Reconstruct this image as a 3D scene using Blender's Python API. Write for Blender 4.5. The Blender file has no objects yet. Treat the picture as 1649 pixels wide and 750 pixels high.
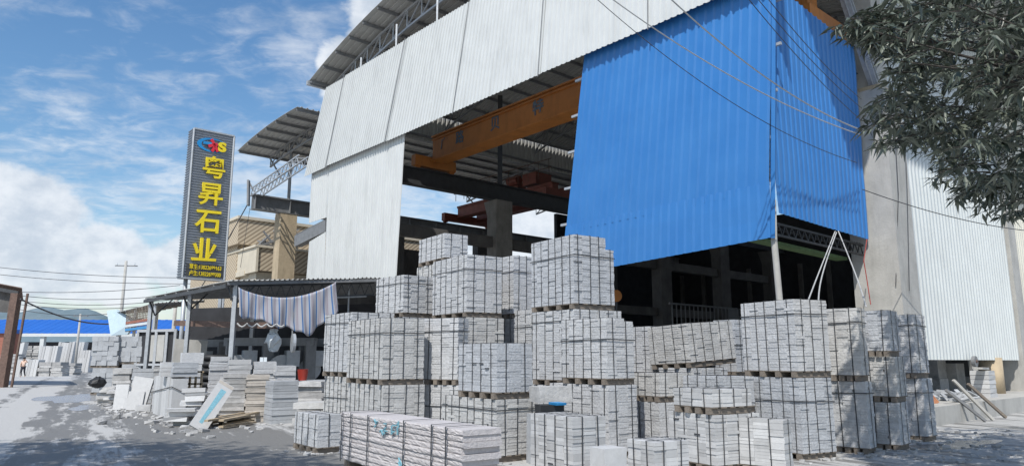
import bpy, bmesh, math, random
import numpy as np
from mathutils import Vector, Matrix
from math import sin, cos, radians, pi, sqrt, atan2, tan
R = random.Random(7)
SC = bpy.context.scene
COL = SC.collection
# ------------------------------------------------------------------ camera, sky, sun, exposure
cam = bpy.data.cameras.new('camera'); camo = bpy.data.objects.new('camera', cam); COL.objects.link(camo)
camo.location = (0, 0, 1.6); camo.rotation_euler = (radians(100), 0, 0)
cam.sensor_width = 36; cam.lens = 36*1150/1649; cam.clip_end = 6000; cam.clip_start = .05
SC.camera = camo
SUN_AZ = radians(-161.5); SUN_EL = radians(52)      # azimuth measured from +Y towards +X
sdir = Vector((sin(SUN_AZ)*cos(SUN_EL), cos(SUN_AZ)*cos(SUN_EL), sin(SUN_EL)))
sl = bpy.data.lights.new('sun', 'SUN'); sl.energy = 4.3; sl.angle = radians(.5); sl.color = (1, .965, .91)
so = bpy.data.objects.new('sun', sl); COL.objects.link(so); so.rotation_euler = sdir.to_track_quat('Z', 'Y').to_euler()
SC.view_settings.view_transform = 'Standard'; SC.view_settings.look = 'None'; SC.view_settings.gamma = 1
SC.view_settings.exposure = 0.0
W = bpy.data.worlds.new('World'); SC.world = W; W.use_nodes = True
def make_world():
    nt = W.node_tree; N = nt.nodes; Lk = nt.links; N.clear()
    out = N.new('ShaderNodeOutputWorld'); bg = N.new('ShaderNodeBackground'); bg.inputs[1].default_value = .14
    Lk.new(bg.outputs[0], out.inputs[0])
    sky = N.new('ShaderNodeTexSky'); sky.sky_type = 'NISHITA'; sky.sun_disc = False
    sky.sun_elevation = SUN_EL; sky.sun_rotation = SUN_AZ; sky.altitude = 0; sky.air_density = 1.25; sky.dust_density = .6; sky.ozone_density = 3.5
    tc = N.new('ShaderNodeTexCoord'); sep = N.new('ShaderNodeSeparateXYZ'); Lk.new(tc.outputs['Generated'], sep.inputs[0])
    def M(op, a, b=None, c=None, clamp=False):
        n = N.new('ShaderNodeMath'); n.operation = op; n.use_clamp = clamp
        for i, v in enumerate((a, b, c)):
            if v is None: continue
            if isinstance(v, (int, float)): n.inputs[i].default_value = v
            else: Lk.new(v, n.inputs[i])
        return n.outputs[0]
    X, Y, Z = sep.outputs
    zz = M('MAXIMUM', M('ADD', Z, .10), .02)
    cb = N.new('ShaderNodeCombineXYZ'); Lk.new(M('DIVIDE', X, zz), cb.inputs[0]); Lk.new(M('DIVIDE', Y, zz), cb.inputs[1])
    def noise(vec, sc, det, rough, dist=0, off=(0, 0, 0), scale3=(1, 1, 1), rot=0):
        mp = N.new('ShaderNodeMapping'); mp.inputs['Location'].default_value = off; mp.inputs['Scale'].default_value = scale3; mp.inputs['Rotation'].default_value = (0, 0, rot)
        Lk.new(vec, mp.inputs[0])
        n = N.new('ShaderNodeTexNoise'); n.inputs['Scale'].default_value = sc; n.inputs['Detail'].default_value = det; n.inputs['Roughness'].default_value = rough; n.inputs['Distortion'].default_value = dist
        Lk.new(mp.outputs[0], n.inputs['Vector']); return n.outputs[0]
    def sm(x, a, b):
        n = N.new('ShaderNodeMapRange'); n.interpolation_type = 'SMOOTHSTEP'
        n.inputs[1].default_value = a; n.inputs[2].default_value = b; Lk.new(x, n.inputs[0]); return n.outputs[0]
    n1 = noise(cb.outputs[0], .55, 3, .5, .2, (3.1, 1.2, 0))
    n2 = noise(cb.outputs[0], 2.4, 9, .62, .5, (1.7, 4.2, 0), (1, 1.15, 1), .5)
    n3 = noise(cb.outputs[0], 8., 7, .62, .5, (9, 2, 0), (1, 1.3, 1), .3)
    thin = M('MULTIPLY', sm(M('ADD', M('ADD', M('MULTIPLY', n1, .5), M('MULTIPLY', n2, .4)), M('MULTIPLY', n3, .34)), .525, .74), .66)
    lowfade = M('SUBTRACT', 1, M('MULTIPLY', sm(Z, .30, .62), .55))
    thin = M('MULTIPLY', thin, lowfade)
    # heaped clouds in two places of the sky
    def blob(cx, cz, rx, rz):
        az = M('ARCTAN2', X, Y)
        dx = M('DIVIDE', M('SUBTRACT', az, cx), rx); dz = M('DIVIDE', M('SUBTRACT', Z, cz), rz)
        return M('SUBTRACT', 1, M('SQRT', M('ADD', M('MULTIPLY', dx, dx), M('MULTIPLY', dz, dz))))
    nb = noise(tc.outputs['Generated'], 9, 9, .58, .15, (0, 0, 0), (1, 1, 1.5))
    cum = None
    for b in ((-.62, .13, .10, .095), (-.54, .11, .10, .06), (-.72, .14, .10, .13), (-.19, .44, .07, .13), (-.25, .37, .045, .06), (.03, .14, .2, .07), (.08, .20, .12, .06), (-.40,.12,.10,.05)):
        v = blob(*b); cum = v if cum is None else M('MAXIMUM', cum, v)
    cumf = sm(M('ADD', cum, M('MULTIPLY', M('SUBTRACT', nb, .5), 1.7)), .06, .36)
    hz = M('MULTIPLY', M('SUBTRACT', 1, sm(Z, -.02, .22)), .5)
    nn = noise(tc.outputs['Generated'], 14, 6, .6, 0, (2, 1, 5), (1, 1, 1.4))
    f = M('MAXIMUM', M('MAXIMUM', thin, M('MULTIPLY', cumf, .93)), hz)
    ccol = N.new('ShaderNodeMix'); ccol.data_type = 'RGBA'; Lk.new(sm(nn, .3, .62), ccol.inputs[0])
    ccol.inputs[6].default_value = (4.2, 4.75, 5.5, 1); ccol.inputs[7].default_value = (6.3, 6.6, 7.0, 1)
    hs = N.new('ShaderNodeHueSaturation'); hs.inputs['Saturation'].default_value = 1.18; hs.inputs['Value'].default_value = 1.0; Lk.new(sky.outputs[0], hs.inputs['Color'])
    mx = N.new('ShaderNodeMix'); mx.data_type = 'RGBA'
    Lk.new(f, mx.inputs[0]); Lk.new(hs.outputs[0], mx.inputs[6]); Lk.new(ccol.outputs[2], mx.inputs[7])
    Lk.new(mx.outputs[2], bg.inputs[0])
make_world()
# ------------------------------------------------------------------ measuring from the photograph (1649x750)
F = 1150.; P = radians(10); CX, CY = 824.5, 375.; CH = 1.6
Cc = np.array([0, 0, CH])
def ray(x, y):
    a = (x-CX)/F; b = (CY-y)/F
    return np.array([a, cos(P)-b*sin(P), sin(P)+b*cos(P)])
def hit(x, y, p0, n):
    d = ray(x, y); p0 = np.array(p0, float); n = np.array(n, float)
    return Cc+d*((p0-Cc)@n)/(d@n)
def atY(x, y, Y): return Vector(hit(x, y, (0, Y, 0), (0, 1, 0)))
def gnd(x, y): return Vector(hit(x, y, (0, 0, 0), (0, 0, 1)))
def projx(p):
    v = np.array(p, float)-Cc; z = v[1]*cos(P)+v[2]*sin(P); return CX+F*v[0]/z
BV = Vector((sin(radians(49)), cos(radians(49)), 0)); AV = Vector((-BV[1], BV[0], 0)); Z3 = Vector((0, 0, 1))
K0 = Vector((5.991, 16.046, 0))
def H(s, t, z): return K0+AV*s+BV*t+Z3*z          # hall coordinates: s along the gable, t along the bays
def tat(px, s_, z_=.45):
    lo, hi = -5., 40.
    for _ in range(40):
        m_ = (lo+hi)/2
        if projx(H(s_, m_, z_)) < px: lo = m_
        else: hi = m_
    return lo
# ------------------------------------------------------------------ mesh helpers
class MB:
    def __init__(s): s.v = []; s.f = []
    def add(s, vs, fs):
        b = len(s.v); s.v += [Vector(v) for v in vs]; s.f += [tuple(b+i for i in f) for f in fs]
    def hexa(s, p): # 8 points, bottom 4 then top 4
        s.add(p, [(3,2,1,0),(4,5,6,7),(0,1,5,4),(1,2,6,5),(2,3,7,6),(3,0,4,7)])
    def box(s, x0, x1, y0, y1, z0, z1):
        s.hexa([(x0,y0,z0),(x1,y0,z0),(x1,y1,z0),(x0,y1,z0),(x0,y0,z1),(x1,y0,z1),(x1,y1,z1),(x0,y1,z1)])
    def bar(s, p0, p1, w, h=None, up=None):
        h = h or w; p0 = Vector(p0); p1 = Vector(p1); d = (p1-p0).normalized()
        up = Vector(up) if up else (Z3 if abs(d.z) < .95 else Vector((0, 1, 0)))
        r = d.cross(up).normalized(); u = r.cross(d).normalized(); r *= w/2; u *= h/2
        s.hexa([p0-r-u, p0+r-u, p1+r-u, p1-r-u, p0-r+u, p0+r+u, p1+r+u, p1-r+u])
    def tube(s, pts, r, n=6, cap=True):
        pts = [Vector(p) for p in pts]; rr = r if isinstance(r, (list, tuple)) else [r]*len(pts)
        b = len(s.v)
        for i, p in enumerate(pts):
            d = (pts[min(i+1, len(pts)-1)]-pts[max(i-1, 0)]).normalized()
            a = d.cross(Z3 if abs(d.z) < .9 else Vector((1, 0, 0))).normalized(); c = d.cross(a)
            for k in range(n):
                t = 2*pi*k/n; s.v.append(p+(a*cos(t)+c*sin(t))*rr[i])
        for i in range(len(pts)-1):
            for k in range(n):
                k2 = (k+1) % n; s.f.append((b+i*n+k, b+i*n+k2, b+(i+1)*n+k2, b+(i+1)*n+k))
        if cap:
            s.f.append(tuple(b+k for k in range(n))[::-1]); s.f.append(tuple(b+(len(pts)-1)*n+k for k in range(n)))
    def lathe(s, c, prof, n=16):
        c = Vector(c); b = len(s.v)
        for r, z in prof:
            for k in range(n): s.v.append(c+Vector((r*cos(2*pi*k/n), r*sin(2*pi*k/n), z)))
        for i in range(len(prof)-1):
            for k in range(n):
                k2 = (k+1) % n; s.f.append((b+i*n+k, b+i*n+k2, b+(i+1)*n+k2, b+(i+1)*n+k))
        s.f.append(tuple(b+k for k in range(n))[::-1]); s.f.append(tuple(b+(len(prof)-1)*n+k for k in range(n)))
    def slab(s, c, dx, dy, dz, rot=0, tx=0, ty=0, rough=0, rg=None):  # free-standing block, centre of the bottom
        m = Matrix.Translation(Vector(c)) @ Matrix.Rotation(rot, 4, 'Z') @ Matrix.Rotation(tx, 4, 'X') @ Matrix.Rotation(ty, 4, 'Y')
        rg = rg or R; pts = []
        for z in (0, dz):
            for (a, b) in ((-1,-1),(1,-1),(1,1),(-1,1)):
                pts.append(m @ Vector((a*dx/2+rg.uniform(-rough, rough), b*dy/2+rg.uniform(-rough, rough), z)))
        s.hexa(pts)
    def ibeam(s, p0, p1, h, w, tf=.03, tw=.02):
        s.bar(Vector(p0)+Z3*(h/2-tf/2), Vector(p1)+Z3*(h/2-tf/2), w, tf); s.bar(Vector(p0)-Z3*(h/2-tf/2), Vector(p1)-Z3*(h/2-tf/2), w, tf)
        s.bar(p0, p1, tw, h-2*tf)
    def build(s, name, mat, parent=None, smooth=False, local=False):
        off = Vector((0, 0, 0))
        if parent is not None and not local: off = parent_loc(parent)
        elif parent is None and not local and s.v:
            xs = [v.x for v in s.v]; ys = [v.y for v in s.v]; zs = [v.z for v in s.v]
            off = Vector(((min(xs)+max(xs))/2, (min(ys)+max(ys))/2, min(zs)))
        me = bpy.data.meshes.new(name); me.from_pydata([tuple(v-off) for v in s.v], [], s.f)
        bm = bmesh.new(); bm.from_mesh(me); bmesh.ops.recalc_face_normals(bm, faces=bm.faces); bm.to_mesh(me); bm.free()
        me.materials.append(mat)
        if smooth: me.polygons.foreach_set('use_smooth', [True]*len(me.polygons))
        o = bpy.data.objects.new(name, me); COL.objects.link(o)
        if parent is not None: o.parent = parent
        else: o.location = off
        return o
def parent_loc(o):
    l = Vector((0, 0, 0))
    while o is not None: l += o.location; o = o.parent
    return l
def tag(o, label=None, cat=None, group=None, kind=None):
    if label: o['label'] = label
    if cat: o['category'] = cat
    if group: o['group'] = group
    if kind: o['kind'] = kind
    return o
def thing(name, label, cat, loc=(0, 0, 0), rz=0, group=None):
    o = bpy.data.objects.new(name, None); COL.objects.link(o); o.location = loc; o.rotation_euler = (0, 0, rz); o.empty_display_size = .2
    return tag(o, label, cat, group)
def sheet(mb, bl, br, tr, tl, nrm, pitch=.22, depth=.03, rows=6, wav=.012, seed=1, th=.006, duty=(.0, .55, .66, .9)):
    bl, br, tr, tl, nrm = [Vector(q) for q in (bl, br, tr, tl, nrm)]; nrm = nrm.normalized()
    rg = random.Random(seed); n = max(2, round(((br-bl).length+(tr-tl).length)/2/pitch)); us = []
    for i in range(n):
        for a, d in zip(duty, (0, 0, 1, 1)): us.append(((i+a)/n, d*depth))
    us.append((1., 0)); fr = []; bk = []
    wv = [[rg.gauss(0, wav) for _ in range(rows+1)] for _ in range(n//4+2)]
    for u, d in us:
        q = u*(len(wv)-1.001); i = int(q); f = q-i
        for j in range(rows+1):
            v = j/rows; w = wv[i][j]*(1-f)+wv[i+1][j]*f
            p = (bl*(1-u)+br*u)*(1-v)+(tl*(1-u)+tr*u)*v
            fr.append(p+nrm*(d+w)); bk.append(p+nrm*(d+w-th))
    m = rows+1; k = len(us); b = len(mb.v); mb.v += fr+bk; o = k*m
    for i in range(k-1):
        for j in range(rows):
            a = b+i*m+j; mb.f.append((a, a+m, a+m+1, a+1)); mb.f.append((a+o, a+1+o, a+m+1+o, a+m+o))
        for j in (0, rows):
            a = b+i*m+j; mb.f.append((a, a+o, a+m+o, a+m))
    for i in (0, k-1):
        for j in range(rows):
            a = b+i*m+j; mb.f.append((a, a+1, a+1+o, a+o))
# ------------------------------------------------------------------ materials
def mat(name, c, rough=.8, var=.12, nsc=3., bump=0., bsc=40., isl=0., metal=0., spec=.5, c2=None, stain=0., stretch=(1, 1, 1), det=5):
    m = bpy.data.materials.new(name); m.use_nodes = True; nt = m.node_tree; N = nt.nodes; L = nt.links
    b = N['Principled BSDF']; b.inputs['Roughness'].default_value = rough; b.inputs['Metallic'].default_value = metal; b.inputs['Specular IOR Level'].default_value = spec
    tc = N.new('ShaderNodeTexCoord'); mp = N.new('ShaderNodeMapping'); mp.inputs['Scale'].default_value = stretch; L.new(tc.outputs['Object'], mp.inputs[0])
    n = N.new('ShaderNodeTexNoise'); n.inputs['Scale'].default_value = nsc; n.inputs['Detail'].default_value = det; n.inputs['Roughness'].default_value = .62; L.new(mp.outputs[0], n.inputs['Vector'])
    rp = N.new('ShaderNodeMapRange'); rp.inputs[1].default_value = .3; rp.inputs[2].default_value = .7; L.new(n.outputs[0], rp.inputs[0])
    mx = N.new('ShaderNodeMix'); mx.data_type = 'RGBA'; L.new(rp.outputs[0], mx.inputs[0])
    lo = c2 or tuple(x*(1-var) for x in c); hi = c if c2 else tuple(min(1, x*(1+var)) for x in c)
    mx.inputs[6].default_value = (*lo, 1); mx.inputs[7].default_value = (*hi, 1); last = mx.outputs[2]
    if isl:
        g = N.new('ShaderNodeNewGeometry'); r2 = N.new('ShaderNodeMapRange'); r2.inputs[3].default_value = 1-isl; r2.inputs[4].default_value = 1+isl*.6; L.new(g.outputs['Random Per Island'], r2.inputs[0])
        mm = N.new('ShaderNodeMix'); mm.data_type = 'RGBA'; mm.blend_type = 'MULTIPLY'; mm.inputs[0].default_value = 1; L.new(last, mm.inputs[6]); L.new(r2.outputs[0], mm.inputs[7]); last = mm.outputs[2]
    if stain:
        n3 = N.new('ShaderNodeTexNoise'); n3.inputs['Scale'].default_value = 1.1; n3.inputs['Detail'].default_value = 6; n3.inputs['Roughness'].default_value = .7
        mp3 = N.new('ShaderNodeMapping'); mp3.inputs['Scale'].default_value = (2.2, 2.2, .35); L.new(tc.outputs['Object'], mp3.inputs[0]); L.new(mp3.outputs[0], n3.inputs['Vector'])
        r3 = N.new('ShaderNodeMapRange'); r3.inputs[1].default_value = .5; r3.inputs[2].default_value = .72; r3.inputs[3].default_value = 1; r3.inputs[4].default_value = 1-stain; L.new(n3.outputs[0], r3.inputs[0])
        mm = N.new('ShaderNodeMix'); mm.data_type = 'RGBA'; mm.blend_type = 'MULTIPLY'; mm.inputs[0].default_value = 1; L.new(last, mm.inputs[6]); L.new(r3.outputs[0], mm.inputs[7]); last = mm.outputs[2]
    L.new(last, b.inputs['Base Color'])
    if bump:
        nb = N.new('ShaderNodeTexNoise'); nb.inputs['Scale'].default_value = bsc; nb.inputs['Detail'].default_value = 6; nb.inputs['Roughness'].default_value = .65; L.new(tc.outputs['Object'], nb.inputs['Vector'])
        bp = N.new('ShaderNodeBump'); bp.inputs['Strength'].default_value = min(1, bump); bp.inputs['Distance'].default_value = .02; L.new(nb.outputs[0], bp.inputs['Height']); L.new(bp.outputs[0], b.inputs['Normal'])
    return m
M = dict(
    granite=mat('granite', (.53, .535, .54), .9, .09, 16, .9, 24, isl=.11, stain=.10),
    granite_b=mat('granite warm', (.53, .525, .51), .9, .10, 16, .9, 24, isl=.13, stain=.14),
    granite_c=mat('granite cool', (.47, .485, .505), .9, .10, 16, .9, 24, isl=.13, stain=.12),
    granite_sawn=mat('sawn granite', (.52, .52, .515), .75, .07, 10, .25, 50, isl=.22),
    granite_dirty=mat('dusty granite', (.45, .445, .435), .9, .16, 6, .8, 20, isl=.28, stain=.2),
    granite_pink=mat('pinkish granite', (.52, .49, .485), .92, .10, 30, 1., 30, isl=.16),
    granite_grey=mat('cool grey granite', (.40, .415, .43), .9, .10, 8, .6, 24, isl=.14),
    granite_tan=mat('tan granite', (.48, .44, .39), .9, .1, 8, .6, 24, isl=.16),
    strap=mat('strap plastic', (.05, .053, .058), .5, .2, 20),
    wood=mat('pallet wood', (.20, .17, .14), .9, .25, 12, .4, 40, stretch=(1, 6, 6), isl=.25),
    wood2=mat('weathered planks', (.40, .32, .22), .9, .3, 6, .5, 40, isl=.3),
    wood_red=mat('orange boards', (.52, .24, .13), .85, .2, 10, .3),
    white=mat('white sheet', (.60, .615, .605), .45, .04, 1.2, spec=.4, stain=.13),
    white2=mat('white side sheet', (.58, .61, .605), .5, .05, 1.2, spec=.4, stain=.1),
    cream=mat('cream sheet', (.64, .62, .54), .5, .05, 1.2, stain=.1),
    blue=mat('blue sheet', (.032, .175, .47), .33, .07, 1.0, spec=.5, stain=.06, c2=(.045, .20, .50)),
    roof=mat('roof underside', (.46, .455, .43), .6, .07, 2, stain=.12),
    roof_dk=mat('weathered roof', (.44, .44, .43), .7, .15, 2, stain=.25),
    steel=mat('grey steel', (.20, .205, .21), .55, .15, 5, stain=.2),
    steel_dk=mat('dark steel', (.055, .058, .062), .6, .2, 4),
    steel_lt=mat('galvanised steel', (.42, .44, .46), .45, .12, 8, metal=.3),
    rust=mat('rusty railing', (.14, .09, .07), .8, .3, 8),
    orange=mat('crane orange', (.50, .19, .045), .5, .12, 2, stain=.22),
    red=mat('crane red', (.20, .055, .035), .6, .2, 3, stain=.2),
    conc=mat('concrete', (.44, .43, .40), .92, .14, 1.6, .4, 18, stain=.22),
    conc_dk=mat('shade-toned concrete', (.12, .115, .11), .95, .25, 1.3, .5, 12, stain=.3),  # shade inside the hall is put into this concrete's colour
    conc_tan=mat('tan concrete', (.46, .37, .25), .92, .18, 1.4, .5, 14, stain=.35),
    conc_mid=mat('worn concrete', (.26, .25, .23), .92, .18, 1.6, .5, 14, stain=.3),
    dark=mat('shade-toned wall', (.035, .036, .04), .95, .3, 2),  # near black: the gloom of the interiors is coloured into the walls
    black=mat('black rubber', (.02, .021, .023), .6, .3, 6),
    beige=mat('beige render', (.60, .54, .43), .85, .06, 2, stain=.12),
    sign=mat('sign grey', (.24, .26, .29), .4, .08, 3, metal=.3),
    yellow=mat('sign yellow', (.80, .62, .02), .4, .05, 4),
    sblue=mat('sign blue', (.02, .25, .55), .4, .05, 4),
    sred=mat('sign red', (.65, .03, .05), .4, .05, 4),
    ink=mat('dull blue paint', (.13, .17, .20), .7, .3, 20),
    teal=mat('teal chalk', (.20, .42, .50), .9, .2, 30),
    wire=mat('cable', (.06, .06, .065), .6, .1, 3),
    wire_lt=mat('pale rope', (.45, .45, .44), .7, .1, 9),
    bucket=mat('red plastic', (.35, .04, .025), .45, .1, 5),
    bark=mat('bark', (.06, .052, .045), .95, .3, 8, .8, 20),
    skin=mat('skin', (.42, .26, .18), .6, .05, 5), pants=mat('dark trousers', (.03, .03, .04), .9, .1, 5),
    hair=mat('black hair', (.015, .013, .012), .7, .1, 5),
    glass=mat('dark glass', (.03, .04, .05), .12, .1, 3),
    green=mat('moss green strip', (.09, .15, .06), .8, .3, 6), frost=mat('white canvas', (.62, .66, .68), .7, .08, 3),
    brick=mat('red wall', (.32, .13, .09), .9, .2, 4), farblue=mat('far blue roof', (.018, .12, .45), .5, .08, .4),
)
def leafmat(name, c, c2, rough=.38):
    m = bpy.data.materials.new(name); m.use_nodes = True; N = m.node_tree.nodes; L = m.node_tree.links; b = N['Principled BSDF']
    g = N.new('ShaderNodeNewGeometry'); mx = N.new('ShaderNodeMix'); mx.data_type = 'RGBA'; L.new(g.outputs['Random Per Island'], mx.inputs[0])
    mx.inputs[6].default_value = (*c, 1); mx.inputs[7].default_value = (*c2, 1); L.new(mx.outputs[2], b.inputs['Base Color']); b.inputs['Roughness'].default_value = rough
    b.inputs['Specular IOR Level'].default_value = .5
    return m
M['leaf'] = leafmat('dusty leaves', (.04, .055, .038), (.17, .19, .15))
# diagonal-stripe tiles
def tile_mat():
    m = mat('striped tiles', (.56, .47, .34), .8, .06, 3); nt = m.node_tree; N = nt.nodes; L = nt.links; b = N['Principled BSDF']
    src = b.inputs['Base Color'].links[0].from_socket
    tc = N.new('ShaderNodeTexCoord'); sp = N.new('ShaderNodeSeparateXYZ'); L.new(tc.outputs['Object'], sp.inputs[0])
    def mt(op, a, bb):
        n = N.new('ShaderNodeMath'); n.operation = op
        for i, v in enumerate((a, bb)):
            if isinstance(v, (int, float)): n.inputs[i].default_value = v
            else: L.new(v, n.inputs[i])
        return n.outputs[0]
    h = mt('ADD', mt('MULTIPLY', sp.outputs[0], BV.x*1.), mt('MULTIPLY', sp.outputs[1], BV.y*1.))
    h2 = mt('ADD', mt('MULTIPLY', sp.outputs[0], AV.x), mt('MULTIPLY', sp.outputs[1], AV.y))
    u = mt('FRACT', mt('MULTIPLY', mt('ADD', mt('SUBTRACT', sp.outputs[2], mt('MULTIPLY', h, .8)), mt('MULTIPLY', h2, .8)), 3.6), 0)
    w = mt('LESS_THAN', u, .34)
    mx = N.new('ShaderNodeMix'); mx.data_type = 'RGBA'; L.new(w, mx.inputs[0]); L.new(src, mx.inputs[6]); mx.inputs[7].default_value = (.26, .20, .14, 1)
    L.new(mx.outputs[2], b.inputs['Base Color']); return m
M['tile'] = tile_mat()
def tarp_mat():
    m = mat('striped tarp', (.6, .6, .62), .75, .05, 6, .2, 30); nt = m.node_tree; N = nt.nodes; L = nt.links; b = N['Principled BSDF']
    uv = N.new('ShaderNodeUVMap'); sp = N.new('ShaderNodeSeparateXYZ'); L.new(uv.outputs[0], sp.inputs[0])
    fr = N.new('ShaderNodeMath'); fr.operation = 'FRACT'; mu = N.new('ShaderNodeMath'); mu.operation = 'MULTIPLY'; mu.inputs[1].default_value = 13
    L.new(sp.outputs[0], mu.inputs[0]); L.new(mu.outputs[0], fr.inputs[0])
    cr = N.new('ShaderNodeValToRGB'); cr.color_ramp.interpolation = 'CONSTANT'; e = cr.color_ramp.elements
    e[0].position = 0; e[0].color = (.46, .47, .50, 1); e[1].position = .22; e[1].color = (.08, .19, .42, 1)
    for p_, c_ in ((.38, (.46, .47, .50, 1)), (.58, (.30, .25, .29, 1)), (.66, (.5, .5, .54, 1)), (.72, (.30, .25, .29, 1)), (.82, (.45, .45, .49, 1))):
        q = e.new(p_); q.color = c_
    L.new(fr.outputs[0], cr.inputs[0]); L.new(cr.outputs[0], b.inputs['Base Color'])
    tr = N.new('ShaderNodeBsdfTranslucent'); L.new(cr.outputs[0], tr.inputs[0]); ms = N.new('ShaderNodeMixShader'); ms.inputs[0].default_value = .15
    out = N['Material Output']; L.new(b.outputs[0], ms.inputs[1]); L.new(tr.outputs[0], ms.inputs[2]); L.new(ms.outputs[0], out.inputs[0])
    return m
M['tarp'] = tarp_mat()
def ground_mat():
    m = bpy.data.materials.new('dusty yard'); m.use_nodes = True; nt = m.node_tree; N = nt.nodes; L = nt.links; b = N['Principled BSDF']
    tc = N.new('ShaderNodeTexCoord')
    def mt(op, a, bb=0, clamp=False):
        n = N.new('ShaderNodeMath'); n.operation = op; n.use_clamp = clamp
        for i, v in enumerate((a, bb)):
            if isinstance(v, (int, float)): n.inputs[i].default_value = v
            else: L.new(v, n.inputs[i])
        return n.outputs[0]
    def noise(sc, det, r_, scale=(1, 1, 1), rot=0, off=0):
        mp = N.new('ShaderNodeMapping'); mp.vector_type = 'TEXTURE'; mp.inputs['Rotation'].default_value = (0, 0, rot); mp.inputs['Scale'].default_value = scale; mp.inputs['Location'].default_value = (off, off, 0)
        L.new(tc.outputs['Object'], mp.inputs[0]); n = N.new('ShaderNodeTexNoise'); n.inputs['Scale'].default_value = sc; n.inputs['Detail'].default_value = det; n.inputs['Roughness'].default_value = r_
        L.new(mp.outputs[0], n.inputs['Vector']); return n.outputs[0]
    sp = N.new('ShaderNodeSeparateXYZ'); L.new(tc.outputs['Object'], sp.inputs[0])
    u = mt('ADD', mt('MULTIPLY', sp.outputs[0], .86), mt('MULTIPLY', sp.outputs[1], .5))
    rot = radians(30)
    nA = noise(.35, 4, .55); nB = noise(1.6, 9, .74, (1, 9, 1), rot, 3); nC = noise(3.5, 8, .7, (1, 3, 1), rot, 9); nD = noise(30, 6, .7)
    uw = mt('ADD', u, mt('MULTIPLY', mt('SUBTRACT', nA, .5), 1.6))
    ramp = N.new('ShaderNodeValToRGB'); L.new(mt('DIVIDE', mt('ADD', uw, 8), 16), ramp.inputs[0]); e = ramp.color_ramp.elements
    stops = ((-8, .25), (-3.3, .2), (-2.75, .62), (-2.3, .25), (-1.5, .1), (-1.0, .68), (-.3, .75), (.3, .45), (1.0, .8), (3.4, .8), (4.6, .35), (8, .45))
    e[0].position = 0; e[0].color = (.25,)*3+(1,); e[1].position = 1; e[1].color = (.45,)*3+(1,)
    for p_, v_ in stops[1:-1]:
        q = e.new((p_+8)/16); q.color = (v_, v_, v_, 1)
    f = mt('ADD', ramp.outputs[0], mt('ADD', mt('MULTIPLY', mt('SUBTRACT', nB, .5), 2.3), mt('MULTIPLY', mt('SUBTRACT', nC, .5), .8)))
    s = N.new('ShaderNodeMapRange'); s.interpolation_type = 'SMOOTHSTEP'; s.inputs[1].default_value = .42; s.inputs[2].default_value = .66; L.new(f, s.inputs[0])
    mx = N.new('ShaderNodeMix'); mx.data_type = 'RGBA'; L.new(s.outputs[0], mx.inputs[0]); mx.inputs[6].default_value = (.46, .455, .44, 1); mx.inputs[7].default_value = (.19, .185, .175, 1)
    m2 = N.new('ShaderNodeMix'); m2.data_type = 'RGBA'; m2.blend_type = 'MULTIPLY'; m2.inputs[0].default_value = 1; L.new(mx.outputs[2], m2.inputs[6])
    r2 = N.new('ShaderNodeMapRange'); r2.inputs[1].default_value = .3; r2.inputs[2].default_value = .7; r2.inputs[3].default_value = .82; r2.inputs[4].default_value = 1.12; L.new(nD, r2.inputs[0]); L.new(r2.outputs[0], m2.inputs[7])
    L.new(m2.outputs[2], b.inputs['Base Color']); 
    rr = N.new('ShaderNodeMapRange'); rr.inputs[3].default_value = .95; rr.inputs[4].default_value = .62; L.new(s.outputs[0], rr.inputs[0]); L.new(rr.outputs[0], b.inputs['Roughness'])
    bp = N.new('ShaderNodeBump'); bp.inputs['Strength'].default_value = .7; bp.inputs['Distance'].default_value = .05; L.new(mt('ADD', nC, mt('MULTIPLY', nD, .35)), bp.inputs['Height']); L.new(bp.outputs[0], b.inputs['Normal'])
    return m
M['ground'] = ground_mat()
def add_text(body, origin, right, up, height, ext, m, parent, name='letter', bold=.0, widen=1., local=False):
    c = bpy.data.curves.new('t', 'FONT'); c.body = body; c.size = 1; c.extrude = .5; c.offset = bold
    o = bpy.data.objects.new('t', c); COL.objects.link(o); dg = bpy.context.evaluated_depsgraph_get(); dg.update()
    me = bpy.data.meshes.new_from_object(o.evaluated_get(dg)); bpy.data.objects.remove(o); bpy.data.curves.remove(c)
    vs = [v.co.copy() for v in me.vertices]
    x0 = min(v.x for v in vs); x1 = max(v.x for v in vs); y0 = min(v.y for v in vs); y1 = max(v.y for v in vs); k = height/(y1-y0)
    right = Vector(right); up = Vector(up); nrm = right.cross(up).normalized(); off = parent_loc(parent)
    for v, q in zip(me.vertices, vs):
        v.co = Vector(origin)-off+right*((q.x-(x0+x1)/2)*k*widen)+up*((q.y-(y0+y1)/2)*k)+nrm*((q.z+.5)*ext)
    me.name = name; me.materials.clear(); me.materials.append(m)
    ob = bpy.data.objects.new(name, me); COL.objects.link(ob); ob.parent = parent; return ob
# ------------------------------------------------------------------ ground
g = MB(); g.add([(-3000, -60, 0), (3000, -60, 0), (3000, 4000, 0), (-3000, 4000, 0)], [(0, 1, 2, 3)])
tag(g.build('ground', M['ground'], local=True), kind='structure')
pd = MB()
for (cx, cy, rx, ry, sd) in ((121, 640, 1.1, 4.2, 1), (150, 655, .5, 2.2, 3), (1540, 716, 1.1, .45, 4)):
    c = gnd(cx, cy); rg = random.Random(sd); n = 36; ph = [rg.uniform(0, 6.3) for _ in range(4)]; ring = []
    for k in range(n):
        t = 2*pi*k/n; r_ = 1+.25*sin(2*t+ph[0])+.18*sin(3*t+ph[1])+.12*sin(5*t+ph[2])+.08*sin(9*t+ph[3]); a, b_ = rx*r_*cos(t), ry*r_*sin(t)
        ring.append((c.x+a*.87-b_*.5, c.y+a*.5+b_*.87, .004))
    pd.add(ring, [tuple(range(n))])
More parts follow.
